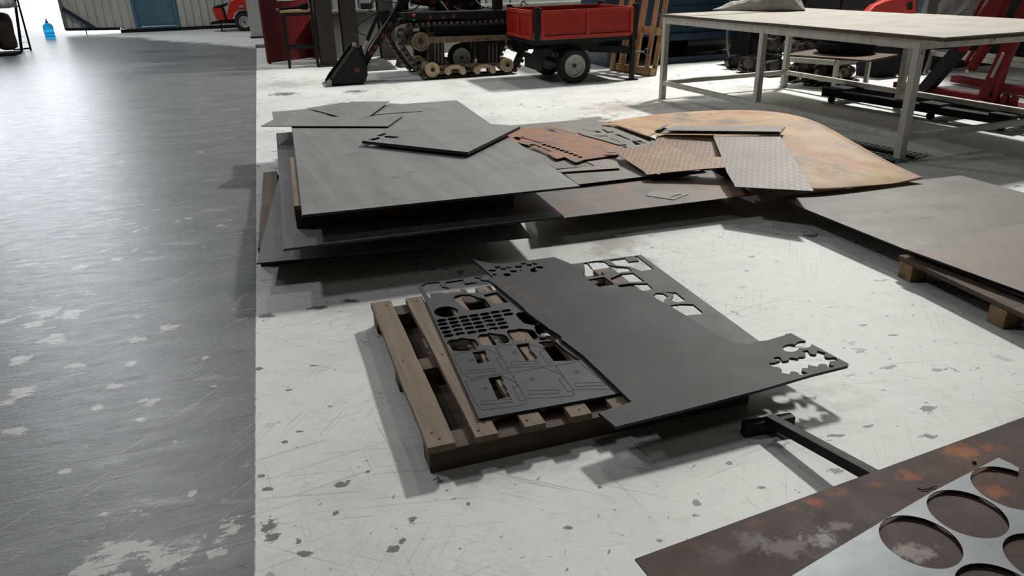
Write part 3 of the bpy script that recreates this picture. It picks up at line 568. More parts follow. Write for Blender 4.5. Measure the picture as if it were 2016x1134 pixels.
sheetB = slab('cut_sheet', B_out, 0.011, M_platerust, tB, B_h, label='long dark sheet laid diagonally over the pierced sheet, flower cutout at its right tip', cat='sheet metal')
# offcuts showing between the sheets
def crumple(name, c, r, h, m, label, cat, seed, n=14, flatz=0.35):
    rr = random.Random(seed); b = MB(); vs = []; fs = []
    for i in range(n):
        for j in range(n):
            x = (i / (n - 1) - .5) * 2; y = (j / (n - 1) - .5) * 2
            e = max(0, 1 - max(abs(x), abs(y)) ** 3)
            z = h * (0.12 + e * (0.35 + 0.65 * abs(math.sin(x * 5.1 + seed + y * 2.7) * math.cos(y * 4.3 - x * 2.2 + seed)))) + rr.uniform(0, h * .12) * e
            vs.append((x * r[0] * (1 + .12 * math.sin(3 * y + seed)), y * r[1] * (1 + .15 * math.sin(4 * x + seed)), z))
    for i in range(n - 1):
        for j in range(n - 1): fs.append((i * n + j, (i + 1) * n + j, (i + 1) * n + j + 1, i * n + j + 1))
    b.add(vs, fs, True); o = b.build(name, m, None, c, (0, 0, PHI)); tag(o, label, cat)
    s_ = o.modifiers.new('thickness', 'SOLIDIFY'); s_.thickness = 0.004; s_.offset = 1
    return o
crumple('plastic_scrap', at(1072, 663, 0.118), (0.02, 0.015), 0.01, M_bluesteel, 'small crumpled silver scrap beside the left edge of the diagonal sheet', 'scrap', 3, 8)

# ------------------------------------------------------------------ stack of grey plates on pallets (left)
def rect(a, b, depth, z):
    """plate with near edge from pixel a to pixel b at height z, running back by depth"""
    p, q = at(*a, z), at(*b, z); d = (q - p).normalized(); n = Vector((-d.y, d.x, 0)); return [p, q, q + n * depth, p + n * depth]
R1 = rect((505, 518), (1045, 466), 3.0, 0.125); R2 = rect((558, 490), (1110, 425), 3.0, 0.25); R3 = rect((594, 423), (1140, 366), 3.1, 0.392)
hd = math.atan2((R3[1] - R3[0]).y, (R3[1] - R3[0]).x)
def under(r, z0, label, th, off=(0.1, 0.25), L=1.2, deep=0.93, zt=None, bh=None):
    d = (r[1] - r[0]).normalized(); n = (r[3] - r[0]).normalized(); p = r[0] + d * off[0] + n * off[1]
    t = pallet(label, (p.x, p.y, z0), math.atan2(d.y, d.x), L, deep, [(i * (L - .1) / 4, i * (L - .1) / 4 + 0.1) for i in range(5)], 'pallets inside the plate stacks', bh=bh or 0.085, bt=th)
    return t
pl = [at(519, 343, 0.1), at(508, 492, 0.1)]
dvec = (pl[0] - pl[1]).normalized(); rp = math.atan2(dvec.y, dvec.x) - math.pi / 2
pallet('wooden pallet on the floor beneath the lowest plate of the left stack', (pl[1].x, pl[1].y, 0), rp, 1.3, (pl[0] - pl[1]).length, [(i * .3, i * .3 + .1) for i in range(5)], bh=0.086, bt=0.026)
slab('steel_plate', R1, 0.008, M_plate, 0.125, px=False, label='lowest grey steel plate of the left stack, nearest the floor', cat='plate', group='grey plates of the left stack')
under(R2, 0.126, 'wooden pallet between the lowest and middle plates of the left stack', 0.02, (0.45, 0.35), 0.9, 2.2, bh=0.09)
slab('steel_plate', R2, 0.012, M_plate, 0.25, px=False, label='middle grey steel plate of the left stack with a bright front edge', cat='plate', group='grey plates of the left stack')
q0 = at(574, 398, 0.255); q1 = at(541, 283, 0.36)
d = (R3[1] - R3[0]).normalized(); n3 = (R3[3] - R3[0]).normalized(); p = R3[0] + d * (-0.035) + n3 * 0.22
pallet('wooden pallet showing at the left edge between the middle and top plates', (p.x, p.y, 0.2505), hd, 1.2, 1.15, [(0, .09), (.28, .38), (.56, .66), (.84, .94), (1.1, 1.2)], bh=0.104, bt=0.024)
slab('steel_plate', R3, 0.006, M_plate, 0.3852, px=False, label='thin steel plate directly under the top plate of the left stack', cat='plate', group='grey plates of the left stack')
slab('steel_plate', [v + d * 0.004 - n3 * 0.002 for v in R3], 0.006, M_plate, 0.392, px=False, label='broad top steel plate of the left stack, grey with long streaks', cat='plate', group='grey plates of the left stack')
ZT = 0.3925
slab('steel_sheet', [(535, 220), (603, 214.5), (640, 222), (650, 236), (545, 240), (538, 233)], 0.003, M_plate, ZT + 0.004, label='small grey sheet at the far left corner of the stack top', cat='sheet metal')
slab('steel_sheet', [(733, 214), (749, 213.5), (766, 203), (818, 206), (833, 218.7), (778, 222.3), (735, 226)], 0.003, M_plate, ZT + 0.004, label='grey offcut half hidden behind the raised pointed sheet at the stack back', cat='sheet metal')
slab('steel_sheet', [(603.5, 213), (675, 201.5), (684, 202.5), (690, 200), (767, 199.5), (727, 229), (690, 236), (648, 224)], 0.004, M_plate, tilt([(603, 213, ZT + .012), (648, 226, ZT + .012), (767, 200, ZT + .03)]), label='pointed grey sheet lying raised at the back of the stack top', cat='sheet metal')
slab('steel_sheet', [(514, 248), (764, 248.5), (793, 227.5), (786, 226), (760, 229), (545, 231)], 0.005, M_plate, ZT + 0.014, label='narrow grey strip overhanging the left side of the stack top', cat='sheet metal')
slab('steel_plate', [(712.5, 277), (715, 274.5), (745, 262), (790, 255.5), (850, 240), (880, 236.5), (1024.6, 248.5), (921, 299.5)], 0.02, M_plate, ZT + 0.038,
     [[(724, 275), (746, 270), (748, 273), (735, 276.5)], [(741, 267), (757, 262), (761, 264), (750, 268)], [(758, 267), (783, 269), (786, 271), (775, 272), (757, 270.5)]],
     label='thick diamond shaped plate with three short slots lying on the left stack', cat='plate')

# ------------------------------------------------------------------ rusty heap (centre)
slab('rusty_plate', [(1052, 377), (1139, 362), (1394, 332.5), (1489.6, 382.5), (1068, 434)], 0.006, M_rustplate, 0.135, label='brown stained plate in front of the rusty heap, with a small grey offcut on it', cat='plate')
slab('steel_offcut', [(1271, 384.6), (1287, 374), (1356, 381.5), (1327, 393)], 0.003, M_greyskel, 0.139, [[(1320, 388), (1336, 382), (1343, 383), (1342, 384.5), (1337, 384), (1324, 389)]], label='small arrow shaped grey offcut with a slot lying on the brown stained plate', cat='offcut')
pa = at(1100, 425, 0); 
pallet('dark pallet hidden beneath the brown stained plate', uvp(pa.dot(U) + .12, pa.dot(W) + 0.2), PHI, 1.2, 0.9, [(i * .27, i * .27 + .1) for i in range(5)], bh=0.1, bt=0.0285)
pallet('dark pallet beneath the rusty skeleton sheets', uvp(pa.dot(U) + .15, pa.dot(W) + 1.35), PHI, 1.2, 0.8, [(i * .27, i * .27 + .1) for i in range(5)], bh=0.1, bt=0.026)
slab('rusty_plate', [(1139, 363), (1394, 332.5), (1330, 290), (1215, 242), (1150, 235), (1005, 247), (1000, 262)], 0.004, M_greyskel, 0.158, label='grey brown plate underneath the orange rusted skeleton sheet', cat='plate')
slab('steel_sheet', [(1020, 285), (1029, 290.7), (1095, 332.4), (1171.5, 326), (1162.6, 316), (1100, 285), (1050, 280)], 0.003, M_greyskel, 0.166, label='plain grey sheet between the streaked top plate and the orange skeleton sheet', cat='sheet metal')
slab('checker_sheet', [(1095, 334.5), (1104.6, 338.6), (1221.4, 330.9), (1210, 307.8), (1180, 300), (1140, 312), (1172, 326)], 0.003, M_tread_grey, 0.172, label='small grey checker plate wedge under the orange skeleton sheet corner', cat='sheet metal')
def c6(l): return conv2(l, 990, 220, 6.72)
def c7(l): return conv2(l, 1200, 220, 4.8)
O_out = [(996, 268), (1014, 254), (1040, 253), (1085, 247.5), (1139, 263), (1231, 289), (1213, 305.6), (1149, 314.5), (1146, 316), (1135, 319.7), (1127, 317.5), (1112, 309), (1097, 313), (1089, 310), (1076, 300), (1058, 293), (1039, 285.5), (1022, 281), (1009, 277)]
O_h = [c6(ell(x, y, 36, 11, 14)) for x, y in ((545, 438), (608, 456), (668, 474), (725, 493), (783, 513), (842, 533), (902, 554), (960, 576), (1020, 600), (1055, 622))][:9]
O_h += [c6(l) for l in ([(130, 345), (170, 330), (300, 350), (530, 415), (490, 415), (320, 365), (220, 352), (240, 380), (180, 370)], [(345, 435), (390, 425), (440, 435), (520, 470), (640, 515), (660, 530), (590, 520), (480, 470), (430, 450), (360, 445)], [(235, 330), (260, 326), (298, 330), (262, 336)],
        [(545, 235), (560, 220), (600, 215), (650, 230), (720, 268), (640, 255)], [(660, 225), (690, 222), (960, 295), (930, 305), (880, 296)])]
slab('skeleton_sheet', O_out, 0.003, M_rustorange, 0.187, O_h, label='bright orange rusted skeleton sheet with a row of round cutouts along its edge', cat='sheet metal')
G_out = [(1133, 254), (1150, 250.5), (1183.5, 248), (1201, 247.5), (1277, 278), (1289, 285.5), (1238, 290.5), (1180, 274), (1150, 266), (1139, 262)]
G_h = [c6(l) for l in ([(1040, 232), (1090, 232), (1120, 250), (1230, 248), (1310, 270), (1260, 278), (1200, 262), (1100, 256)], [(1300, 228), (1340, 232), (1390, 265), (1450, 262), (1480, 272), (1380, 280)], [(1180, 312), (1270, 318), (1330, 315), (1400, 318), (1370, 330), (1280, 328)],
        [(1470, 300), (1530, 298), (1580, 322), (1700, 372), (1660, 370), (1560, 330), (1500, 310)], [(1700, 388), (1820, 380), (1900, 425), (1760, 440)], [(1545, 435), (1630, 432), (1645, 445), (1570, 448)], [(1400, 338), (1500, 375), (1560, 400), (1540, 400), (1470, 375)])]
slab('skeleton_sheet', G_out, 0.003, M_greyskel, 0.195, G_h, label='pale grey skeleton sheet with angular cutouts behind the orange rusted one', cat='sheet metal')
slab('checker_sheet', [(1236, 292), (1289, 284), (1292, 270), (1310, 266), (1406, 268), (1424, 312), (1376, 315), (1280, 306)], 0.004, M_tread_brown, tilt([(1236, 292, .203), (1292, 270, .243), (1406, 268, .265)]), label='rusty checker plate tucked behind the angular brown checker plate', cat='sheet metal')
slab('checker_sheet', c7([(-52, 360), (-20, 385), (50, 385), (325, 565), (350, 595), (440, 585), (475, 592), (485, 580), (840, 545), (1095, 527), (1062, 427), (845, 440), (545, 308)]), 0.004, M_tread_rust, tilt([(1200, 300, .214), (1314, 284.5, .262), (1427, 329, .236)]), label='angular brown checker plate with a bright rust band in the middle of the heap', cat='sheet metal')
slab('steel_strip', c7([(440, 590), (850, 548), (855, 556), (480, 592)]), 0.003, M_rustplate, 0.17, label='thin rusty strip lying along the front of the angular checker plate', cat='strip')
# great curled rusty sheet
far = [(1195, 240, .20), (1255, 230, .22), (1335, 221.5, .26), (1430, 216.5, .30), (1500, 218, .325), (1560, 226, .335), (1612, 242, .33), (1680, 279, .28), (1750, 318, .22), (1818, 350, .165)]
near = [(1284, 262, .205), (1305, 270, .19), (1340, 277, .185), (1400, 290, .185), (1430, 320, .185), (1450, 345, .195), (1500, 362, .185), (1560, 372, .175), (1640, 372, .165), (1760, 361, .155)]
def cr(p, t):
    n = len(p) - 1; i = min(int(t * n), n - 1); f = t * n - i
    P = [p[max(i - 1, 0)], p[i], p[i + 1], p[min(i + 2, n)]]
    return 0.5 * ((2 * P[1]) + (-P[0] + P[2]) * f + (2 * P[0] - 5 * P[1] + 4 * P[2] - P[3]) * f * f + (-P[0] + 3 * P[1] - 3 * P[2] + P[3]) * f ** 3)
fp = [at(*q) for q in far]; npp = [at(*q) for q in near]
NU, NV = 60, 16; vs = []
org = sum(fp, Vector()) / len(fp); org.z = 0.15
for i in range(NU + 1):
    a, b = cr(fp, i / NU), cr(npp, i / NU)
    for j in range(NV + 1):
        f_ = j / NV; q = a.lerp(b, f_); q = q.copy(); q.z += 0.006 * math.sin(math.pi * f_) * (1 - i / NU) - 0.004 * math.sin(i * .55) * math.sin(math.pi * f_)
        vs.append(q - org)
fs = [(i * (NV + 1) + j, i * (NV + 1) + j + 1, (i + 1) * (NV + 1) + j + 1, (i + 1) * (NV + 1) + j) for i in range(NU) for j in range(NV)]
o = MB().add(vs, fs, True).build('curled_sheet', M_rustsheet, None, org); tag(o, 'great curled rusty tan sheet arching over the back and right of the heap', 'sheet metal')
m_ = o.modifiers.new('thickness', 'SOLIDIFY'); m_.thickness = 0.004; m_.offset = -1
# second rusty sheet rising under its left end
fa = [at(1184, 247, .20), at(1205, 246, .212), at(1222, 249, .22), at(1245, 258, .22), at(1277, 269, .205)]
na = [at(1195, 240.5, .192), at(1212, 241, .205), at(1232, 244, .212), at(1258, 252, .212), at(1290, 263, .20)]
vs = []
o2 = fa[2].copy(); o2.z = .2
for i in range(17):
    a, b = cr(fa, i / 16), cr(na, i / 16)
    for j in range(5): vs.append(a.lerp(b, j / 4 * 1.3) - o2)
fs = [(i * 5 + j, i * 5 + j + 1, (i + 1) * 5 + j + 1, (i + 1) * 5 + j) for i in range(16) for j in range(4)]
o = MB().add(vs, fs, True).build('curled_sheet', M_rustsheet, None, o2); tag(o, 'narrow rusty sheet edge lifting above a dark gap beside the pale skeleton sheet', 'sheet metal')
m_ = o.modifiers.new('thickness', 'SOLIDIFY'); m_.thickness = 0.004
tG = tilt([(1404, 268, .285), (1535, 268, .318), (1447, 367, .215)])
slab('checker_sheet', [(1404, 268), (1470, 267), (1536, 268), (1570, 322), (1602, 376), (1447, 367.5), (1446, 364), (1431, 339), (1421, 309.6)], 0.005, M_tread_grey, tG, label='long pale grey checker plate sloping forward at the right of the heap', cat='sheet metal')
# folded sheet: a strip bent back on itself
p0 = at(1288, 262, .268); p1 = at(1537, 266, .323); du = (p1 - p0); L = Vector((du.x, du.y, 0)).length; du = Vector((du.x, du.y, 0)).normalized()
prof = []
th = 0.004; H2 = 0.026
outer = [(0.10, H2 * .9), (L - 0.02, H2), (L - .005, H2 * .8), (L, H2 * .5), (L - .005, H2 * .15), (L - 0.02, 0), (0.12, -0.004), (0.02, -.002), (0.0, H2 * .45), (0.015, H2 * 1.0), (0.05, H2 * 1.2)]
inner = [(0.05, H2 * 1.2 - th), (0.02, H2 * .9 - th), (0.008, H2 * .45), (0.03, th * .6), (0.12, th * .5), (L - 0.02, th), (L - .011, H2 * .3), (L - .009, H2 * .5), (L - .011, H2 * .7), (L - 0.02, H2 - th), (0.10, H2 * .9 - th)]
ft = thing('folded_sheet', 'grey sheet folded flat on itself lying across the top of the sloping checker plate', 'sheet metal', p0, math.atan2(du.y, du.x))
slope = (p1.z - p0.z) / L
poly = outer[0:] + inner
MB().prism([(x, z + slope * x) for x, z in poly], 0.0, 0.22).build('folded_strip', M_tread_grey, ft)
# bearers that carry the heap's far side
for i, (x, y, l, r_) in enumerate(((1500, 345, 0.9, PHI), (1640, 345, .7, PHI), (1440, 262, .9, PHI))):
    q = at(x, y, 0); t = MB().box((0, 0, 0.065), (l, 0.09, 0.13)).build('timber_bearer', M_woodx, None, (q.x, q.y, 0), (0, 0, r_), 0.003)
    tag(t, ['dark timber bearer hidden under the sloping checker plate', 'dark timber bearer under the right end of the curled sheet', 'dark timber bearer under the back of the curled sheet'][i], 'timber')

# ------------------------------------------------------------------ plates on the right
zD = 0.13
A_, B_, E_ = at(1527, 388, zD), at(1890, 345, zD), at(1783, 491, zD)
d = (B_ - A_).normalized(); n_ = Vector((d.y, -d.x, 0))
slab('steel_plate', [A_, A_ + d * 1.48, A_ + d * 1.48 + n_ * 1.02, A_ + n_ * 1.02] if False else [A_, B_, B_ + (E_ - A_) * 2.6, A_ + (E_ - A_) * 2.6], 0.007, M_plateworn, zD, px=False, label='grey brown plate with boot prints on the right, its corner pointing to the heap', cat='plate')
q = at(1783, 490, 0.152); r_ = at(2016, 438.5, 0.152); s_ = at(2016, 575, 0.152)
e1 = (r_ - q).normalized(); e2 = (s_ - q).normalized(); e2 = ((e2 + Vector((e1.y, -e1.x, 0))) / 2).normalized(); e2 = (s_ - q).normalized()
for i, (dz, sh, lab) in enumerate(((0.0, 0.0, 'rust stained plate topmost on the right hand pallet'), (-0.0072, 0.012, 'second plate down in the pile on the right hand pallet'), (-0.0145, 0.03, 'third plate down in the pile on the right hand pallet'))):
    a = q + e1 * (sh) + Vector((0, 0, dz)); 
    slab('steel_plate', [a, a + e1 * 1.5, a + e1 * 1.5 + e2 * 2.4, a + e2 * 2.4], 0.0055, M_rustplate if i == 0 else M_plate, 0.152 + dz, px=False, label=lab, cat='plate', group='plates piled on the right hand pallet')
# block pallet under them: board along the visible edge, blocks under it
bl = at(1772, 503, 0.112); br = at(2016, 617, 0.112); dv = (br - bl).normalized(); pn = Vector((-dv.y, dv.x, 0))
pr = thing('wooden_pallet', 'block pallet with pale end blocks carrying the plates at the right edge', 'pallet', (bl.x, bl.y, 0), math.atan2(dv.y, dv.x))
MB().box((0.6, 0.05, 0.099), (1.22, 0.1, 0.024)).build('edge_board', M_woodx, pr, bevel=0.003)
for y in (0.5, 0.95): MB().box((0.6, y, 0.099), (1.22, 0.1, 0.024)).build('edge_board', M_woodx, pr, bevel=0.003)
for x in (0.05, 0.6, 1.15):
    for y in (0.05, .5, .95):
        MB().box((x, y, 0.043), (0.09, 0.1, 0.086)).build('block', M_endgrain, pr, bevel=0.005)
for x in (0.06, 0.33, .6, .87, 1.14): MB().box((x, 0.5, 0.1115), (0.1, 0.98, 0.0008)).build('deck_board', M_woodx, pr)

# ------------------------------------------------------------------ brown plate, ring skeleton and T-bar (lower right)
ZF = 0.135
c0 = at(1250, 1100, ZF); c1 = at(2016, 821, ZF); dF = (c1 - c0).normalized(); nF = Vector((dF.y, -dF.x, 0))
slab('rusty_plate', [c0, c0 + dF * 2.4, c0 + dF * 2.4 + nF * 1.25, c0 + nF * 1.25], 0.006, M_rustbrown, ZF, px=False, label='dark brown rusted plate at the lower right corner, nearest the camera', cat='plate')
for i in range(3):
    b = c0 + dF * (0.45 + .75 * i) + nF * 0.55
    t = MB().box((0, 0, 0.0645), (0.09, 1.0, 0.129)).build('timber_bearer', M_woodx, None, (b.x, b.y, 0), (0, 0, math.atan2(dF.y, dF.x)), 0.003)
    tag(t, ['left timber bearer hidden under the dark brown plate', 'middle timber bearer hidden under the dark brown plate', 'right timber bearer hidden under the dark brown plate'][i], 'timber')
zs = 0.146
h1, h2 = at(1811.6, 1064.8, zs), at(1904, 1010, zs); st = (h2 - h1); sd = Vector((st.y, -st.x, 0)); rad = st.length * 0.475
edge0, edge1 = at(1555, 1136, zs), at(1965, 901, zs)
cent = [h1 + st * i + sd * j for j in range(0, 4) for i in range(-1, 6) if not (j == 0 and i < 0) and not (i == -1)]
S_out = [at(1555, 1136, zs), at(1640, 1084, zs), at(1736.5, 1026, zs), at(1834.7, 968.6, zs), at(1917, 926, zs), at(1965.6, 901, zs), at(1990, 912, zs), at(2007, 922, zs)]
# broken ring: the sheet edge follows the third circle's rim
c3_ = h1 + st * 2
a0 = math.atan2((at(2007, 922, zs) - c3_).y, (at(2007, 922, zs) - c3_).x)
arc = [c3_ + Vector((math.cos(a0 + k * 0.17), math.sin(a0 + k * 0.17), 0)) * rad for k in range(0, 27)]
S_out += arc
tail = h1 + st * 2.62 + sd * 0.35
S_out += [tail, h1 + st * 2.55 + sd * 3.6, h1 - st * 1.3 + sd * 3.6]
holes = [[c + Vector((math.cos(2 * math.pi * k / 36), math.sin(2 * math.pi * k / 36), 0)) * rad for k in range(36)] for c in [h1, h2, h1 + sd, h2 + sd, h1 + st * 2 + sd, h1 + sd * 2, h2 + sd * 2, h1 + st * 2 + sd * 2, h1 + sd * 3, h2 + sd * 3]]
zsf = lambda x, y: zs + 0.002 * math.sin(4 * x)
slab('skeleton_sheet', S_out, 0.003, M_bluesteel, zs, holes, px=False, label='bluish grey skeleton sheet with big round holes lying on the dark brown plate', cat='sheet metal')
ta, tb = at(1464, 838, 0.04), at(1561, 822, 0.04)
tm = (ta + tb) / 2; dT = (tb - ta).normalized()
T = thing('steel_tee_stand', 'black T-shaped steel stand leaning from the floor under the brown plate', 'stand', (tm.x, tm.y, 0), math.atan2(dT.y, dT.x))
MB().box((0, 0, 0.026), ((tb - ta).length, 0.035, 0.052)).build('foot', M_black, T, bevel=0.004)
e = at(1720, 938, 0.09); 
loc = Matrix.Rotation(-math.atan2(dT.y, dT.x), 3, 'Z') @ (Vector((e.x, e.y, 0.09)) - Vector((tm.x, tm.y, 0)))
MB().bar((0, 0, 0.05), loc + (loc - Vector((0, 0, .05))).normalized() * 0.03, 0.036, 0.036).build('post', M_black, T, bevel=0.003)
# small debris on the brown plate
for (px_, py_, r, lab, m) in ((1918, 911, 0.006, 'small dark nut lying on the brown plate by the ring sheet tip', M_iron), (1956, 928, 0.003, 'tiny dark pellet on the brown plate inside the broken ring', M_iron)):
    q = at(px_, py_, ZF); o = MB().lathe([(r * .45, 0), (r, 0), (r, r * 1.3), (r * .45, r * 1.3), (r * .45, 0)], (0, 0, 0), 'z', 6, False).build('steel_nut', m, None, (q.x, q.y, ZF)); tag(o, lab, 'nut')
q = at(1815, 962, ZF); b = MB().tube([(at(x, y, ZF + zz) - q) for x, y, zz in ((1806, 960, .002), (1814, 964, .003), (1826, 963, .004), (1834, 959, .003), (1845, 957, .006))], 0.0014, 6)
tag(b.build('steel_shaving', M_blackmatt, None, q), 'thin dark curled shaving on the brown plate left of the ring sheet', 'shaving')

# ------------------------------------------------------------------ big steel work table
TZ = 0.957; tA = at(1298, 28, TZ); tB_ = at(1863, 76, TZ); dt = (tB_ - tA); LT = dt.length; dt.normalize(); nt = Vector((-dt.y, dt.x, 0)); ang = math.atan2(dt.y, dt.x)
M_tabedge = mat('grimy_table_edge', ['2E261D', '4A3F32', '5F5445'], scale=18, rough=.8, bump=.4)
tab = thing('work_table', 'large pale steel work table with worn top and square legs at the right', 'table', (tA.x, tA.y, 0), ang)
DT = 1.98
def tl(p): return Matrix.Rotation(-ang, 3, 'Z') @ (Vector((p.x, p.y, 0)) - Vector((tA.x, tA.y, 0)))
MB().box((LT / 2, DT / 2, TZ - .011), (LT, DT, 0.02)).build('tabletop', M_tabletop, tab, bevel=0.004)
MB().box((LT / 2 + 0.9, DT / 2 + .0, TZ + .0026), (LT - 1.85, DT - 0.0, 0.007)).build('cover_plate', M_tabletop, tab)
MB().box((0.28, DT / 2 - .15, TZ + .0012), (0.5, DT - .4, 0.004)).build('cover_plate', M_tabletop, tab)
lL, lR = tl(at(1300, 198)), tl(at(1774, 322)); y0 = .045; x0, x1 = .09, LT - .25
yb = DT - 0.13
for (x, y) in ((x0, y0), (x1, y0), (x0, yb), (x1, yb), ((x0 + x1) / 2 + .05, yb)):
    MB().box((x, y, (TZ - .022) / 2), (0.065, 0.065, TZ - .022)).build('leg', M_white, tab, bevel=0.006)
xm = tl(at(1488, 203, 0.2)).x
MB().box((xm, y0, (.2 + TZ - .06) / 2), (0.06, 0.06, TZ - .26)).build('middle_post', M_white, tab, bevel=0.006)
for nm, a, b, w, h in (('top_rail', (x0, y0, TZ - .06), (x1, y0, TZ - .06), .05, .075), ('top_rail', (x0, yb, TZ - .06), (x1, yb, TZ - .06), .05, .075), ('top_rail', (x0, y0, TZ - .06), (x0, yb, TZ - .06), .05, .075), ('top_rail', (x1, y0, TZ - .06), (x1, yb, TZ - .06), .05, .075),
                       ('lower_rail', (x0, y0, .19), (x1, y0, .19), .05, .05), ('lower_rail', (x0, yb, .19), (x1, yb, .19), .05, .05), ('lower_rail', (x0, y0, .19), (x0, yb, .19), .05, .05), ('lower_rail', (x1, y0, .19), (x1, yb, .19), .05, .05)):
    MB().bar(a, b, w, h).build(nm, M_white, tab, bevel=0.005)
for nm, a, b in (('edge_strip', (0, -.004, TZ - .010), (LT, -.004, TZ - .010)), ('edge_strip', (LT + .004, 0, TZ - .010), (LT + .004, DT, TZ - .010))): MB().bar(a, b, .006, .026).build(nm, M_tabedge, tab)
# cloth heap on the table
def cloth():
    b = MB(); n1, n2 = 60, 36; vs = []
    for i in range(n1 + 1):
        for j in range(n2 + 1):
            x = i / n1; y = j / n2
            w = (0.3 + 0.7 * min(1, x * 1.6)) * (1 - 0.22 * max(0, x - .85) * 6)
            Y = (y - .5) * 0.5 * w
            e = max(0.0, (1 - (2 * y - 1) ** 6)) ** .6 * min(1, x * 5) * min(1, (1 - x) * 9)
            r1 = 1 - abs(math.sin(7.0 * x + 3.5 * y + 1.2 * math.sin(5 * y))); r2 = 1 - abs(math.sin(9.0 * y - 4.0 * x + 1.5 * math.sin(6 * x)))
            heap = math.exp(-((x - .66) / .24) ** 2)
            z = e * (0.03 + 0.05 * x + heap * (0.10 + 0.10 * r1 * r1) + 0.05 * r2 * r2 * (.35 + x) + 0.012 * r1)
            vs.append((x, Y + 0.025 * math.sin(9 * x) + .02 * r2 * e, z + 0.003))
    fs = [(i * (n2 + 1) + j, (i + 1) * (n2 + 1) + j, (i + 1) * (n2 + 1) + j + 1, i * (n2 + 1) + j + 1) for i in range(n1) for j in range(n2)]
    b.add(vs, fs, True); return b
ca = at(1404, 20, TZ + .006); cb = at(1584, 19, TZ + .006); dc = cb - ca
o = cloth().build('crumpled_cloth', M_cloth, None, (ca.x, ca.y, TZ + .007), (0, 0, math.atan2(dc.y, dc.x))); o.scale = (dc.length, 1.0, 1.15); tag(o, 'crumpled grey cloth heaped on the far side of the work table', 'cloth')
m_ = o.modifiers.new('thickness', 'SOLIDIFY'); m_.thickness = 0.006; m_.offset = 1
# wire mesh panel on the floor under the table
ga = at(1838, 309, 0.02); gb = at(1640, 270, 0.02); gc = at(1800, 313, .02)
dg = (gb - ga).normalized(); ng = Vector((dg.y, -dg.x, 0)); 
if ng.dot(Vector((0, -1, 0))) < 0: ng = -ng
g = thing('wire_mesh', 'black welded wire mesh panel lying on the floor under the work table edge', 'mesh', (ga.x, ga.y, 0.0), math.atan2(dg.y, dg.x))
wq = MB(); wx = MB(); sgn = 1 if (Matrix.Rotation(-math.atan2(dg.y, dg.x), 3, 'Z') @ ng).y > 0 else -1
for i in range(17): 
    wq.bar((0.05 + i * 0.055, 0, 0.022 ), (0.05 + i * 0.055, sgn * 0.42, 0.02), 0.004, 0.004)
for j in range(9): wx.bar((0, sgn * j * 0.052, 0.026), (0.98, sgn * j * 0.052, 0.026), 0.004, 0.004)
wq.build('cross_wire', M_blackmatt, g); wx.build('long_wire', M_blackmatt, g)
MB().bar((0.1, sgn * .1, 0.009), (0.9, sgn * .1, 0.009), 0.02, 0.018).build('edge_bar', M_blackmatt, g)
MB().bar((0.1, sgn * .36, 0.009), (0.9, sgn * .36, 0.009), 0.02, 0.018).build('edge_bar', M_blackmatt, g)

# ------------------------------------------------------------------ wheels
def wheel(parent, c, R, w, rr, mr, name='wheel', lugs=0, hubm=M_iron, axis='y', facing=-1):
    """parts: tyre, rim with hub as sub-part"""
    x, y, z = c; h = w / 2
    ty = MB().lathe([(rr, -h * .8), (R * .86, -h), (R * .96, -h * .85), (R, -h * .5), (R, h * .5), (R * .96, h * .85), (R * .86, h), (rr, h * .8)], (0, 0, 0), 'y', 36).build('tyre', M_rubber, parent, (x, y, z))
    lg = MB()
    n = lugs or 30
    for k in range(n):
        a = 2 * math.pi * k / n
        for s in (-1, 1):
            m = Matrix.Rotation(-a, 3, 'Y') @ Matrix.Rotation(s * 0.5, 3, 'X')
            lg.box(Matrix.Rotation(-a, 3, 'Y') @ Vector((R + (0.006 if lugs else 0.0), s * h * .42, 0)), (0.03 if lugs else 0.008, h * .9, R * 0.09 if lugs else 0.012), m=m)
    lg.build('tread_lugs', M_rubber, ty)
    rm = MB().lathe([(0.0005, -h * .45), (rr * .35, -h * .45), (rr * .45, -h * .6), (rr * .72, -h * .42), (rr * .86, -h * .5), (rr * .9, -h * .86), (rr * 1.02, -h * .86), (rr * 1.02, h * .8), (0.0005, h * .5)], (0, 0, 0), 'y', 36).build('rim', mr, parent, (x, y, z))
    hb = MB().disc((0, 0, 0), rr * 0.17, -h * .75, -h * .4, 'y', 16)
    for k in range(5): 
        a = 2 * math.pi * k / 5 + .3; hb.disc((rr * .55 * math.cos(a), 0, rr * .55 * math.sin(a)), rr * 0.05, -h * .58, -h * .4, 'y', 8)
    hb.build('hub', hubm, rm)
    return ty

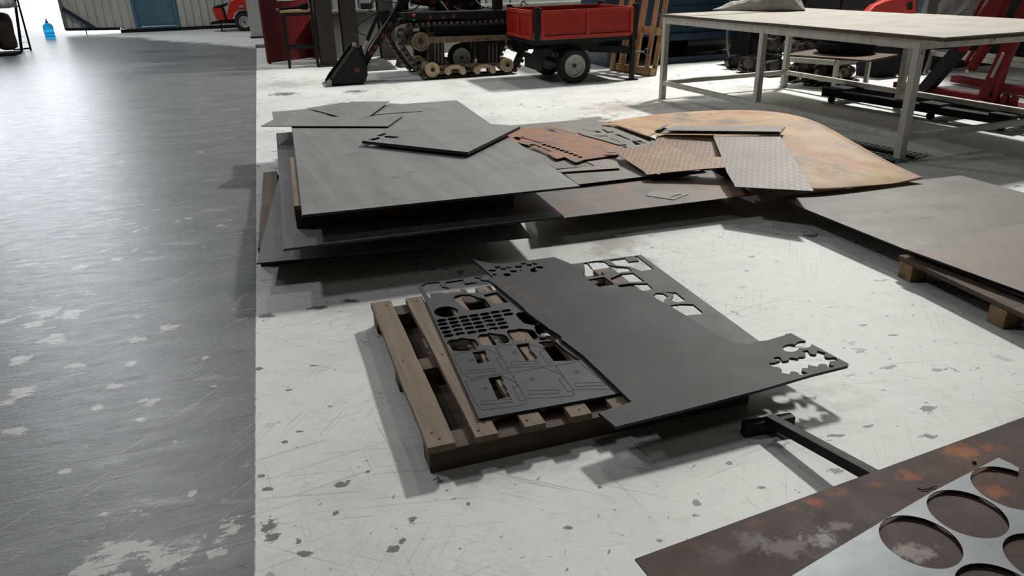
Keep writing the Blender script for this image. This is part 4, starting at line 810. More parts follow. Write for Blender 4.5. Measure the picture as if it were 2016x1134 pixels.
# ------------------------------------------------------------------ red tipping trailer
VT = 9.72; UT = at(1128, 166).dot(U)
def T2(px, py, v=VT): s, z = onv(px, py, v, UT); return (s, z)
tr = thing('tipping_trailer', 'small red tipping trailer with white rimmed wheel beside the tracked machine', 'trailer', uvp(UT, VT), PHI)
x0, zt = T2(1064, 21); x1, _ = T2(1247, 11); _, zb = T2(1064, 79)
dep = (uvp(UT, VT) - uvp(UT, VT)).length + 1.15
def panel(parent, x0, x1, y, z0, z1, along, nm, post=1):
    o = MB()
    if along == 'x': o.box(((x0 + x1) / 2, y, (z0 + z1) / 2), (x1 - x0, 0.012, z1 - z0))
    else: o.box((y, (x0 + x1) / 2, (z0 + z1) / 2), (0.012, x1 - x0, z1 - z0))
    p = o.build(nm, M_red, parent)
    r = MB(); s_ = 0.045
    def bx(a, b, c, d, off=-0.012):
        if along == 'x': r.box(((a + b) / 2, y + off, (c + d) / 2), (b - a, 0.03, d - c))
        else: r.box((y + off, (a + b) / 2, (c + d) / 2), (0.03, b - a, d - c))
    bx(x0, x1, z1 - s_, z1); bx(x0, x1, z0, z0 + s_); bx(x0, x0 + s_, z0 + s_, z1 - s_); bx(x1 - s_, x1, z0 + s_, z1 - s_)
    for k in range(post):
        m_ = x0 + (x1 - x0) * (k + 1) / (post + 1); bx(m_ - s_ * .5, m_ + s_ * .5, z0 + s_, z1 - s_)
    r.build('panel_frame', M_redframe, p); 
    return p
panel(tr, x0, x1, 0, zb, zt, 'x', 'side_panel'); panel(tr, x0, x1, dep, zb, zt, 'x', 'side_panel')
panel(tr, 0.06, dep - .06, x0 - .085, zb + .0, zt, 'y', 'tail_panel'); panel(tr, 0.06, dep - .06, x1 + .02, zb, zt, 'y', 'front_panel')
for (x, y) in ((x0 - .05, 0.0), (x0 - .05, dep), (x1 + 0.035, 0.0), (x1 + .035, dep)):
    MB().box((x, y, (zb + zt) / 2 - .01), (0.06, 0.06, zt - zb + .1)).build('corner_post', M_black, tr)
    q = MB().box((x + .03, y - .03, zt - .01), (0.05, .02, .03)); q.tube([(x, y, zt + .04), (x + .03, y - .03, zt + .03), (x + .06, y - .03, zt)], 0.008, 6); q.build('latch', M_iron, tr)
MB().box(((x0 + x1) / 2 - .02, dep / 2, zb - .03), (x1 - x0 + .14, dep + .04, 0.05)).build('bed', M_black, tr)
MB().box(((x0 + x1) / 2, dep * .25, zb - .13), (x1 - x0 - .05, 0.08, 0.13)).build('chassis_rail', M_black, tr)
MB().box(((x0 + x1) / 2, dep * .75, zb - .13), (x1 - x0 - .05, 0.08, 0.13)).build('chassis_rail', M_black, tr)
wz = 0.235; wx_, _ = T2(1133, 133)
wheel(tr, (wx_, 0.08, wz), 0.235, 0.16, 0.15, M_rim); wheel(tr, (wx_, dep - .08, wz), 0.235, 0.16, 0.15, M_rim)
MB().tube([(wx_, 0.05, wz), (wx_, dep - .05, wz)], 0.035, 10).build('axle', M_black, tr)
MB().box((x0 + .1, .55, .26), (0.03, .7, .2)).build('mud_flap', M_rubber, tr)
MB().box((x0 + .12, .25, .42), (0.2, .2, .1)).build('spring_bracket', M_black, tr)
ps = at(1243, 157); sx_ = (ps - uvp(UT, VT)).dot(U); sy_ = (ps - uvp(UT, VT)).dot(W)
db = dep * .3
MB().bar((x1 - .5, db, 0.42), (x1 + .06, sy_ + .03, 0.40), 0.08, 0.09).build('drawbar', M_black, tr)
MB().bar((x1 - .5, dep * .7, 0.42), (x1 + .02, sy_ + .08, 0.40), 0.06, 0.09).build('drawbar', M_black, tr)
q = MB().box((sx_, sy_, 0.31), (0.055, 0.055, 0.6)); q.box((sx_, sy_, 0.008), (0.15, 0.12, 0.016)); q.build('jack_leg', M_black, tr)
ring = [(sx_ + 0.22 + 0.035 * math.cos(a * .5236), sy_, 0.37 + 0.035 * math.sin(a * .5236)) for a in range(13)]
q = MB().tube([(sx_ + .02, sy_, .37), (sx_ + .19, sy_, .37)], 0.014, 8); q.tube(ring, 0.012, 6); q.build('hitch_eye', M_iron, tr)

# ------------------------------------------------------------------ tracked carrier with loader arm
VM = 11.05; UM = 3.0
def K(px, py, v=VM): return onv(px, py, v, UM)
tm_ = thing('tracked_loader', 'black tracked loader with front bucket arm and mud caked rollers', 'tracked machine', uvp(UM, VM), PHI)
loop = [K(*p) for p in ((800, 60), (815, 52), (840, 49), (900, 47), (960, 45), (1000, 43), (1022, 47), (1036, 66), (1038, 84), (1034, 104), (1024, 126), (1012, 141), (1000, 147), (960, 149), (920, 151), (880, 153.5), (848, 155.5), (836, 151), (824, 136), (812, 120), (800, 102), (791, 86), (790, 72))]
loop = [(x, max(z, 0.012)) for x, z in loop]
def belt(y0, y1):
    n = len(loop); cx_ = sum(p[0] for p in loop) / n; cz_ = sum(p[1] for p in loop) / n; b = MB(); inn = []
    for i, (x, z) in enumerate(loop):
        a, c = Vector(loop[i - 1]), Vector(loop[(i + 1) % n]); d = (c - a).normalized(); nn = Vector((d.y, -d.x))
        if nn.dot(Vector((cx_ - x, cz_ - z))) < 0: nn = -nn
        inn.append((x + nn.x * .028, z + nn.y * .028))
    vs = [(x, y0, z) for x, z in loop] + [(x, y1, z) for x, z in loop] + [(x, y0, z) for x, z in inn] + [(x, y1, z) for x, z in inn]
    fs = []
    for i in range(n):
        j = (i + 1) % n; fs += [(i, j, n + j, n + i), (2 * n + i, 3 * n + i, 3 * n + j, 2 * n + j), (i, 2 * n + i, 2 * n + j, j), (n + i, n + j, 3 * n + j, 3 * n + i)]
    return b.add(vs, fs)
def alongloop(step):
    P = [Vector(p) for p in loop] + [Vector(loop[0])]; out = []; acc = 0.0
    for i in range(len(P) - 1):
        d = P[i + 1] - P[i]; L = d.length
        while acc < L: out.append((P[i] + d * (acc / L), math.atan2(d.y, d.x))); acc += step
        acc -= L
    return out
TW = 0.26; FAR = 1.0
pad_mesh = None
for yo in (0.0, FAR):
    belt(yo, yo + TW).build('track_belt', M_track, tm_)
    for (p, a) in alongloop(0.085):
        if p.y < 0.03: continue
        if pad_mesh is None:
            o = MB().box((0, 0, 0), (0.05, TW + .01, 0.035)).build('track_pad', M_pad, tm_); pad_mesh = o.data
        else:
            o = bpy.data.objects.new('track_pad', pad_mesh); C.objects.link(o); o.parent = tm_
        cx_ = sum(q[0] for q in loop) / len(loop); cz_ = sum(q[1] for q in loop) / len(loop)
        nn = Vector((-math.sin(a), math.cos(a)))
        if nn.dot(Vector((p.x - cx_, p.y - cz_))) < 0: nn = -nn
        o.location = (p.x + nn.x * .016, yo + TW / 2, p.y + nn.y * .016); o.rotation_euler = (0, -a, 0)
    r = lambda px, py, rad, m, nm, y0=0.0, y1=0.2: MB().lathe([(0.0005, y0), (rad * .35, y0), (rad * .4, y0 + .015), (rad * .8, y0 + .015), (rad * .86, y0), (rad, y0 + .005), (rad, y1), (0.0005, y1)], (K(px, py)[0], yo, K(px, py)[1]), 'y', 28, False).build(nm, m, tm_)
    r(828, 82, 0.13, M_dirt, 'idler_wheel', -.02, .22); r(851, 137, 0.105, M_roller, 'end_roller', -.03, .25); r(998, 128, 0.1, M_roller, 'end_roller', -.03, .25)
    r(1022, 86, 0.13, M_black, 'drive_sprocket', 0, .22)
    for px_, py_, rad in ((851, 137, .105), (998, 128, .1), (828, 82, .13)):
        a = K(px_, py_); MB().disc((a[0], yo, a[1]), rad * .3, -.045, .02, 'y', 14).build('roller_hub', M_iron, tm_)
    for cpx in ((882, 141, 911, 140.5), (939.5, 139.5, 970, 138)):
        a, c = K(cpx[0], cpx[1]), K(cpx[2], cpx[3]); mx = (a[0] + c[0]) / 2; mz = max(a[1], c[1]); rw = 0.048
        arc = [(a[0] - rw, a[1]), (a[0] - rw * .8, a[1] + rw), (mx - .05, mz + .09), (mx + .05, mz + .09), (c[0] + rw * .8, c[1] + rw), (c[0] + rw, c[1]), (c[0] - .03, c[1] + .02), (mx + .03, mz + .035), (mx - .03, mz + .035), (a[0] + .03, a[1] + .02)]
        bg = MB().prism(arc, yo - .015, yo + .03).build('bogie', M_roller, tm_)
        for s in (a, c): MB().lathe([(0.0005, -.03), (rw * .5, -.03), (rw * .55, -.022), (rw, -.022), (rw, .2), (0.0005, .2)], (s[0], yo, s[1]), 'y', 20, False).build('bogie_roller', M_roller, bg)
    a, c = K(836, 75), K(1008, 69); MB().prism([K(815, 74), K(850, 73), K(1006, 68), K(1006, 79), K(850, 86), K(815, 84)], yo + .03, yo + .09).build('side_beam', M_dirt, tm_)
    MB().prism([K(846, 86), K(876, 86), K(878, 130), K(846, 130)], yo + .06, yo + .2).build('support_box', M_black, tm_)
    MB().prism([K(946, 83), K(986, 82), K(986, 126), K(946, 127)], yo + .06, yo + .2).build('support_box', M_black, tm_)
    for px_ in (858, 865, 872, 965, 973, 980): 
        a, c = K(px_, 87), K(px_, 126); MB().bar((a[0], yo + .055, a[1]), (c[0], yo + .055, c[1]), .01, .012).build('rib', M_dirt, tm_)
    MB().prism([K(862, 129), K(1000, 122), K(1000, 129), K(862, 136)], yo + .03, yo + .12).build('roller_beam', M_dirt, tm_)
    MB().prism([K(860, 52), K(1000, 49), K(1000, 70), K(860, 74)], yo + .1, yo + .22).build('frame_plate', M_blackmatt, tm_)
MB().prism([K(793, 26), K(1012, 20), K(1012, 38), K(797, 38)], 0.02, FAR + TW - .02).build('deck', M_black, tm_)
MB().prism([K(856, 38), K(1012, 36), K(1012, 66), K(856, 66)], 0.3, FAR).build('hull', M_blackmatt, tm_)
MB().box((K(920, 20)[0], 0.75, K(920, 12)[1]), (0.7, 0.5, 0.2)).build('engine_box', M_black, tm_)
q = MB(); x, z = K(985, 8); q.box((x, .15, z), (0.13, .12, .16))
for i in range(4): q.disc((x - .045 + .03 * i, .08, z + .04), 0.012, 0, .03, 'y', 10)
q.build('valve_block', M_iron, tm_)
x, z = K(815, 36); q = MB().disc((x, .03, z - .01), .022, -.02, .0, 'z', 12); q.build('button_base', M_green, tm_)
MB().lathe([(0.0005, .03), (.025, .03), (.03, .015), (.018, 0), (.018, -.01)], (x, .03, z + .025), 'z', 12).build('stop_button', M_redbtn, tm_)
# arm (in the plane of the near track's middle)
ya = 0.42
def arm_prism(name, pts, m, y0=ya, y1=ya + .1, par=tm_): return MB().prism([K(*p, VM + ya) for p in pts], y0, y1).build(name, m, par)
boom = arm_prism('lower_boom', [(712, 128), (716, 134), (722, 131), (735, 108), (806, 4), (812, -20), (792, -20), (780, 10), (722, 98)], M_black)
arm_prism('upper_boom', [(786, -26), (812, -26), (812, 8), (928, 26), (936, 22), (938, 12), (932, 8), (812, -8)], M_black, ya + .0, ya + .1)
MB().bar((K(724, 100, VM + ya)[0], ya - .006, K(724, 100, VM + ya)[1]), (K(782, 8, VM + ya)[0], ya - .006, K(782, 8, VM + ya)[1]), .012, .012).build('boom_pipe', M_chrome, boom)
arm_prism('bracket', [(742, 22), (768, 20), (765, 50), (757, 54), (748, 40)], M_black, ya + .02, ya + .08)
arm_prism('pivot_mount', [(922, 34), (940, 34), (940, 14), (935, 7), (928, 7), (923, 14)], M_black, ya - .04, ya + .14)
arm_prism('elbow_strut', [(798, 22), (807, 20), (807, -10), (798, -10)], M_black, ya + .1, ya + .16)
cyl = lambda nm, a, b, r, m: MB().tube([(K(*a, VM + ya)[0], ya + .03, K(*a, VM + ya)[1]), (K(*b, VM + ya)[0], ya + .03, K(*b, VM + ya)[1])], r, 12).build(nm, m, tm_)
cyl('cylinder', (743, 32), (723, 80), 0.03, M_black); cyl('piston_rod', (723, 80), (715, 98), 0.012, M_chrome)
for i, (px_, py_) in enumerate(((768, 48), (755, 70), (740, 92), (731, 104))):
    a = K(px_, py_, VM + ya); st_ = MB()
    for k in range(3): st_.bar((a[0] - .03 + .025 * k, ya - .004, a[1] - .035), (a[0] - .02 + .025 * k, ya - .004, a[1] + .03), .004, .014)
    st_.build('sticker', M_orange, boom)
for (px_, py_) in ((822, 0), (853, 3), (878, 8), (905, 13)):
    a = K(px_, py_, VM + ya); st_ = MB()
    for k in range(3): st_.bar((a[0] - .03 + .025 * k, ya - .004, a[1] - .03), (a[0] - .02 + .025 * k, ya - .004, a[1] + .03), .004, .013)
    st_.build('sticker', M_orange, tm_)
for (px_, py_) in ((848, 34), (874, 33), (893, 32)):
    a = K(px_, py_); st_ = MB(); 
    for k in range(3): st_.bar((a[0] - .02 + .018 * k, .014, a[1] - .025), (a[0] - .014 + .018 * k, .014, a[1] + .02), .004, .01)
    st_.build('sticker', M_orange, tm_)
def hose(pts, r, m, yoff=0.38, name='hose'):
    P = [Vector((K(x, y, VM + ya)[0], yoff, K(x, y, VM + ya)[1])) for x, y in pts]; Q = [cr(P, i / 24) for i in range(25)]
    MB().tube(Q, r, 7).build(name, m, tm_)
hose([(866, 2), (880, 20), (895, 32), (915, 37), (932, 34), (941, 24)], 0.012, M_greyhose); hose([(784, 6), (752, 1), (735, 2), (727, 10), (727, 20), (735, 24)], 0.01, M_black)
hose([(740, 26), (718, 38), (706, 46), (702, 58), (708, 65), (720, 70)], 0.009, M_black); hose([(790, 22), (810, 20), (820, 14), (826, 8)], 0.009, M_black)
hose([(932, -4), (945, 10), (965, 16), (973, 8), (968, -6)], 0.011, M_greyhose); hose([(890, 12), (905, 20), (925, 20), (945, 16), (960, 14)], 0.01, M_black); hose([(1024, 2), (1034, 6), (1044, 16)], 0.01, M_greyhose)
hose([(1024, 14), (1026, 4), (1036, -4)], 0.01, M_greyhose)
# bucket: two cheeks, curved back, cutting edge
vb = 11.05; BK = thing('loader_bucket', 'black loader bucket resting on the floor at the end of the tracked machine arm', 'bucket', uvp(0, 0), PHI)
ub = at(640, 166).dot(U); BK.location = uvp(ub, vb)
def KB(px, py): return onv(px, py, vb, ub)
ch = [KB(*p) for p in ((645, 166), (652, 153), (697, 92), (703, 94), (722, 134), (723.5, 146), (721, 156), (716, 163))]
ch = [(x, max(z, .004)) for x, z in ch]
BD = 0.42
for y in (0.0, BD): MB().prism(ch, y, y + .015).build('cheek', M_black, BK)
back = ch[3:] + [ch[0]]
b = MB(); vs = [(x, .015, z) for x, z in back] + [(x, BD, z) for x, z in back]; n = len(back)
b.add(vs, [(i, i + 1, n + i + 1, n + i) for i in range(n - 1)]); o = b.build('shell', M_black, BK); m_ = o.modifiers.new('t', 'SOLIDIFY'); m_.thickness = .012; m_.offset = 0
e0 = KB(641, 164); MB().prism([(e0[0], .004), (e0[0] + .01, .06), (e0[0] + .06, .11), (e0[0] + .09, .07), (e0[0] + .07, .004)], -.012, 0.0).build('cutting_edge', M_lightsteel, BK)
MB().box((e0[0] + .04, BD / 2 + .01, .012), (0.1, BD + .03, .016)).build('lip', M_lightsteel, BK)
e1 = KB(698, 90); MB().prism([(e1[0] - .03, e1[1] + .0), (e1[0] - .01, e1[1] + .05), (e1[0] + .03, e1[1] + .03), (e1[0] + .02, e1[1] - .02)], 0.0, .04).build('corner_guard', M_lightsteel, BK)
MB().bar((ch[1][0] + .01, -.004, ch[1][1]), (ch[2][0] - .005, -.004, ch[2][1]), .01, .035).build('edge_strip', mat('worn_brown_strip', ['2E1F1B', '45302A'], scale=9), BK)
a = KB(703, 138); st_ = MB()
for k in range(3): st_.bar((a[0] - .03 + .025 * k, -.003, a[1] - .03), (a[0] - .02 + .025 * k, -.003, a[1] + .03), .004, .013)
st_.build('sticker', M_orange, BK)
# arm yoke on bucket
MB().prism([KB(708, 100), KB(718, 92), KB(728, 128), KB(722, 136)], .33, .42).build('yoke', M_black, BK)
# spare wheel seen behind the near track
wq = uvp(UM + K(907, 106, VM + .55)[0], VM + .55); sp = thing('spare_wheel', 'grey rimmed wheel standing between the tracks of the loader', 'wheel', wq, PHI)
wheel(sp, (0, 0, 0.235), 0.2, 0.13, 0.14, flat('pale_rim', 'CFCFC8', .5))
# grey covers lying behind the loader
def blanket(name, px0, px1, py, depth, h, label, seed, m=M_blanket):
    a, b_ = at(px0, py), at(px1, py - 4); d = b_ - a; n1, n2 = 30, 14; vs = []
    for i in range(n1 + 1):
        for j in range(n2 + 1):
            x, y = i / n1, j / n2; e = (1 - (2 * x - 1) ** 6) * (1 - (2 * y - 1) ** 4)
            vs.append((x * d.length, y * depth, .004 + e * h * (.5 + .35 * math.sin(6 * x + seed + 2 * y) * math.cos(3 * y + 4 * x) + .25 * math.sin(3 * x + seed))))
    fs = [(i * (n2 + 1) + j, (i + 1) * (n2 + 1) + j, (i + 1) * (n2 + 1) + j + 1, i * (n2 + 1) + j + 1) for i in range(n1) for j in range(n2)]
    o = MB().add(vs, fs, True).build(name, m, None, (a.x, a.y, 0), (0, 0, math.atan2(d.y, d.x))); tag(o, label, 'blanket'); return o
blanket('blanket', 722, 783, 141, 0.5, 0.16, 'dark grey blanket spread on the floor behind the loader bucket', 0.4)
blanket('blanket', 788, 850, 134, 0.45, 0.3, 'bundled grey blanket heaped against the left end of the tracks', 2.1)

# ------------------------------------------------------------------ rusted steel columns by the inner wall
for i, (px_, py_, w) in enumerate(((650, 131, .27), (696, 124, .27), (768, 118, .26))):
    q = at(px_, py_); c = thing('steel_column', ['left rusty brown steel column behind the black stand', 'middle rusty brown steel column behind the loader bucket', 'right rusty brown steel column behind the loader arm'][i], 'column', q, PHI)
    MB().box((0, 0.02, 1.6), (w, 0.025, 3.2)).build('flange', M_rustbeam, c); MB().box((0, 0.26, 1.6), (w, 0.025, 3.2)).build('flange', M_rustbeam, c); MB().box((0, 0.14, 1.6), (0.02, 0.22, 3.2)).build('web', M_rustbeam, c)
    MB().box((0, .14, .012), (w + .1, .4, .024)).build('base_plate', M_rustbeam, c)
q = at(733, 120); o = thing('control_box', 'small black box on the wall ledge behind the loader arm', 'box', uvp(q.dot(U) + .1, VI - .3, .846), PHI)
MB().box((0, 0, .05), (.2, .14, .1)).build('housing', M_blackmatt, o, bevel=.006); MB().box((.0, -.072, .05), (.15, .006, .06)).build('front_plate', M_iron, o)

# ------------------------------------------------------------------ red door leaf and black stand
dA, dB = at(531, 126), at(618, 115); dd = dB - dA; ang_d = math.atan2(dd.y, dd.x)
door_2 = MB().box((dd.length / 2, 0, 1.07), (dd.length, 0.05, 2.1)).build('door_2', M_reddark, None, (dA.x, dA.y, 0), (0, 0, ang_d)); door_2['kind'] = 'structure'
MB().box((-.012, 0.0, 1.07), (0.03, 0.062, 2.1)).build('door_edge', M_reddark, door_2); 
sz = onplane(562, 1.5, dA, dd.normalized())[1]
MB().box((dd.length * .5, -0.02, sz + .3), (0.36, 0.03, .6)).build('glass_pane', flat('pale_glass', 'B8BCBC', 0.2), door_2)
MB().box((0.01, 0.0, 0.012), (0.03, 0.04, 0.024)).build('floor_bolt', M_blackmatt, door_2)
MB().box((dd.length + .05, 0.02, 1.1), (0.09, 0.1, 2.2)).build('door_jamb', mat('faded_pink_jamb', ['6E5557', '7E6466'], scale=3), door_2)
sA, sB = at(571, 135), at(627, 132); ds = sB - sA; s0 = thing('tool_stand', 'tall black steel stand with wooden top in front of the red door', 'stand', sA, math.atan2(ds.y, ds.x))
w_ = ds.length; zs_ = onplane(560, 26, sA, ds.normalized())[1]
for (x, y, h) in ((0, 0, zs_), (0, .42, zs_), (w_, 0, zs_ + .5), (w_, .42, zs_ + .5)): MB().box((x, y, h / 2), (.045, .045, h)).build('leg', M_black, s0)
MB().bar((0, 0, .33), (w_, 0, .33), .03, .035).build('foot_rail', M_black, s0); MB().bar((0, .42, .33), (w_, .42, .33), .03, .035).build('foot_rail', M_black, s0)
MB().bar((0, 0, zs_ - .02), (w_, 0, zs_ - .02), .04, .05).build('top_rail', M_black, s0); MB().bar((0, .42, zs_ - .02), (w_, .42, zs_ - .02), .04, .05).build('top_rail', M_black, s0)
MB().box((w_ / 2 - .03, .21, zs_ + .02), (w_ + .02, .46, .03)).build('wooden_top', M_woodlite, s0, bevel=.003)
tb_ = thing('power_tool', 'dark hand power tool with pale tip lying on the black stand', 'tool', s0.matrix_basis @ Vector((0, .12, zs_ + .0355)), math.atan2(ds.y, ds.x))
MB().tube([(w_ * .55, 0, .05), (w_ * .7, 0, .055), (w_ * .85, 0, .055), (w_ * .9, 0, .05)], [.03, .05, .055, .04], 12).build('motor_body', M_black, tb_)
MB().tube([(-.05, 0, .022), (w_ * .55, 0, .04)], .02, 10).build('handle', M_blackmatt, tb_); MB().tube([(-.1, 0, .02), (-.05, 0, .022)], .017, 10).build('tip', M_lightsteel, tb_)
q = at(512, 94); o = MB().box((.06, 0.05, .03), (.3, .25, .06)).build('floor_tray', M_lightsteel, None, q, (0, 0, PHI)); tag(o, 'small grey tray on the floor left of the red door', 'tray')

# ------------------------------------------------------------------ red mini dumper at the far end
qv = at(481, 62); UD, VD = qv.dot(U), qv.dot(W)
def KD(px, py): return onv(px, py, VD, UD)
rd = thing('mini_dumper', 'small red dumper with black knobbly tyre parked at the far wall', 'vehicle', uvp(UD, VD), PHI)
cz = KD(482, 45); wheel(rd, (cz[0], .1, .25), 0.245, .18, .15, M_rim, lugs=18); wheel(rd, (cz[0], 1.0, .25), 0.245, .18, .15, M_rim, lugs=18)
hood = [KD(*p) for p in ((446, 34), (450, 12), (453, 4), (462, 0), (475, -4), (510, -4), (510, 20), (488, 20), (470, 19), (462, 26), (458, 38), (450, 39))]
MB().prism(hood, .05, 1.05).build('body', M_redbright, rd, bevel=.02)
MB().prism([KD(*p) for p in ((462, 8), (490, 5), (490, 16), (468, 16))], .03, .05).build('body_trim', M_redframe, rd)
MB().prism([KD(*p) for p in ((470, 12), (479, 10), (479, 14), (471, 15))], .015, .03).build('badge', M_rim, rd)
MB().prism([KD(*p) for p in ((484, 8), (492, 7), (492, 12), (485, 12))], .015, .03).build('lamp', M_blackmatt, rd)
tray = [KD(*p) for p in ((417, 17), (435, 16), (442, 40), (426, 39))]
MB().prism(tray, .0, 1.0).build('tipping_tray', M_redbright, rd)
MB().prism([KD(*p) for p in ((418, 15), (448, 7), (448, 11), (434, 16))], .1, .95).build('tray_rim', M_black, rd)
for x_ in (424, 430): MB().prism([KD(*p) for p in ((x_ - 3, 19), (x_ - 1, 19), (x_ + 6, 38), (x_ + 4, 38))], -.02, 0.0).build('tray_rib', M_redframe, rd)
MB().prism([KD(*p) for p in ((435, 14), (440, 13), (449, 40), (444, 41))], .1, .2).build('tray_hinge', M_black, rd)
MB().prism([KD(*p) for p in ((414, 46), (440, 41), (480, 40), (480, 46), (440, 47), (414, 50))], .3, .8).build('chassis', M_black, rd)
a = KD(434, 48); MB().box((a[0], .5, a[1] / 2), (.04, .06, a[1])).build('prop_leg', M_black, rd); MB().box((a[0] + .02, .5, .01), (.12, .12, .02)).build('prop_foot', M_black, rd)

# ------------------------------------------------------------------ water jug, rack and sacks by the open doorway
q = at(100, 76); jg = thing('water_jug', 'blue water dispenser jug standing on the floor by the bright doorway', 'jug', q, PHI)
MB().lathe([(0.0005, 0), (.115, 0), (.125, .012), (.125, .07), (.118, .08), (.125, .092), (.125, .15), (.118, .16), (.125, .172), (.125, .30), (.118, .34), (.075, .385), (.035, .40), (.035, .42), (0.0005, .42)], (0, 0, 0), 'z', 32).build('bottle', M_water, jg)
MB().lathe([(.0005, .42), (.036, .42), (.036, .445), (.02, .455), (.02, .5), (.0005, .51)], (0, 0, 0), 'z', 20).build('cap', flat('dark_blue_cap', '1E4FA0', .4), jg)
rk = thing('steel_rack', 'black A-shaped steel rack standing beside the stacked sacks', 'rack', at(43, 101), PHI)
pq = at(43, 101); dirv = -W
def KR(px, py, v): 
    s_, z_ = onv(px, py, v, pq.dot(U)); return s_, z_
vq = pq.dot(W)
a, b_ = KR(28, -8, vq), KR(43, 101, vq); MB().bar((a[0], 0, a[1]), (b_[0], 0, 0.0), .05, .05).build('post', M_black, rk)
a2, c2_ = KR(31, -4, vq), KR(56, 98, vq); MB().bar((a2[0], .1, a2[1]), (c2_[0], .2, 0.0), .035, .035).build('brace', M_black, rk)
MB().bar((b_[0] - .15, 0, .04), (c2_[0], .2, .04), .03, .03).build('foot_bar', M_black, rk)
for k in range(5): MB().bar((b_[0] + .02 + (c2_[0] - b_[0]) * (1 - k / 5) * .1, .1, .06 + k * .12), (c2_[0] - (c2_[0] - b_[0]) * k * .17, .18, .06 + k * .12), .008, .008).build('wire', M_black, rk)
def sack(px, py, w, h, d, label, seed, m=M_sack, z0=0.0):
    q = at(px, py); n1, n2 = 18, 16; vs = []
    for i in range(n1 + 1):
        t_ = i / n1
        for j in range(n2):
            a = 2 * math.pi * j / n2; c_, s_ = math.cos(a), math.sin(a); k = 1 - .25 * (2 * t_ - 1) ** 4 + .05 * math.sin(9 * t_ + seed) + .03 * math.sin(3 * a + seed)
            if i in (0, n1): k *= .55
            vs.append((math.copysign(abs(c_) ** .5, c_) * w / 2 * k, math.copysign(abs(s_) ** .5, s_) * d / 2 * k, t_ * h))
    fs = [(i * n2 + j, i * n2 + (j + 1) % n2, (i + 1) * n2 + (j + 1) % n2, (i + 1) * n2 + j) for i in range(n1) for j in range(n2)] + [tuple(range(n2)), tuple(range(n1 * n2, n1 * n2 + n2))]
    o = MB().add(vs, fs, True).build('bulk_sack', m, None, (q.x, q.y, z0), (0, 0, PHI)); tag(o, label, 'sack'); return o
sack(20, 104, .34, .78, .4, 'brown woven sack standing nearest the bright doorway', 1, z0=.062); sack(-22, 109, .36, .8, .5, 'brown woven sack at the extreme left edge of the photo', 3, z0=.062)
pq2 = at(8, 110); bp = MB().box((-.12, .15, .03), (.72, .6, .06)).build('low_skid', M_blackmatt, None, pq2, (0, 0, PHI)); tag(bp, 'low black skid under the brown sacks at the left edge', 'skid')
qz = at(12, 106); o = crumple('plastic_wrap', (qz.x, qz.y, .86), (.36, .3), .62, M_plastic, 'crumpled clear plastic wrap draped over the brown sacks at the left', 'wrap', 5, 20)

# ------------------------------------------------------------------ leaning wooden pallet and blue machine
p0, p1 = at(1206, 138), at(1283, 150); dl = (p1 - p0); LL = dl.length; al = math.atan2(dl.y, dl.x)
lp = thing('leaning_pallet', 'pale wooden pallet standing on edge, leaning against the blue machine', 'pallet', p0, al)
lean = -math.radians(9)
Rm = Matrix.Rotation(lean, 3, 'X')
def lb(nm, c, d, m=M_woodlite): MB().box(Rm @ Vector(c), d, m=Rm).build(nm, m, lp, bevel=.003)
for x in (.05, .30, .56, .84): lb('deck_board', (x, -.06, .62), (.09, .022, 1.24))
for x in (.10, .45, .88): lb('deck_board', (x, .06, .62), (.09, .022, 1.24))
for z in (.06, .62, 1.18): 
    lb('stringer', (LL / 2, 0, z), (LL + .02, .09, .1))
q = at(1313, 126); UBm, VBm = q.dot(U), q.dot(W)
bm_ = thing('blue_machine', 'large dark blue press with open base behind the work table', 'machine', uvp(UBm, VBm), PHI)
def KM(px, py): return onv(px, py, VBm, UBm)
xr = KM(1472, 112)[0]; zl = KM(1313, 70)[1]
MB().box((xr / 2 - .55, .5, zl + 0.9), (xr + 1.1, 1.0, 1.8)).build('body', M_bluedark, bm_, bevel=.01)
MB().box((xr / 2, -.02, zl - .03), (xr, .06, .1)).build('front_rail', M_bluedark, bm_)
MB().box((xr - .05, .03, zl / 2), (.1, .1, zl)).build('leg', M_bluedark, bm_); MB().box((-.1, .03, zl / 2), (.1, .1, zl)).build('leg', M_bluedark, bm_); MB().box((xr - .05, .9, zl / 2), (.1, .1, zl)).build('leg', M_bluedark, bm_); MB().box((-1.0, .5, zl / 2), (.1, .9, zl)).build('leg', M_bluedark, bm_)
MB().box((xr / 2, .03, .05), (xr, .08, .1)).build('base_bar', M_bluedark, bm_); MB().box((xr / 2, .9, .05), (xr, .08, .1)).build('base_bar', M_bluedark, bm_)
MB().box((xr / 2 - .5, .96, zl / 2), (xr + 1.0, .04, zl)).build('shade_panel', M_blackmatt, bm_)  # added black sheet standing in for the shade under the machine
MB().tube([(xr * .3, .35, .32), (xr * .85, .35, .32)], .2, 18).build('drum', M_iron, bm_)
for i in range(3): MB().box((xr / 2, -.003, zl + .12 + i * .16), (xr - .05, .006, .006)).build('seam', M_blackmatt, bm_)
cb_ = [Vector(KM(*p) + (0,)) for p in ((1430, -10), (1425, 40), (1423, 80), (1426, 105), (1434, 122), (1448, 132))]
Pc = [Vector((v.x, -.12, max(v.y, .02))) for v in cb_]; MB().tube([cr(Pc, i / 20) for i in range(21)], .016, 8).build('cable', M_greyhose, bm_)

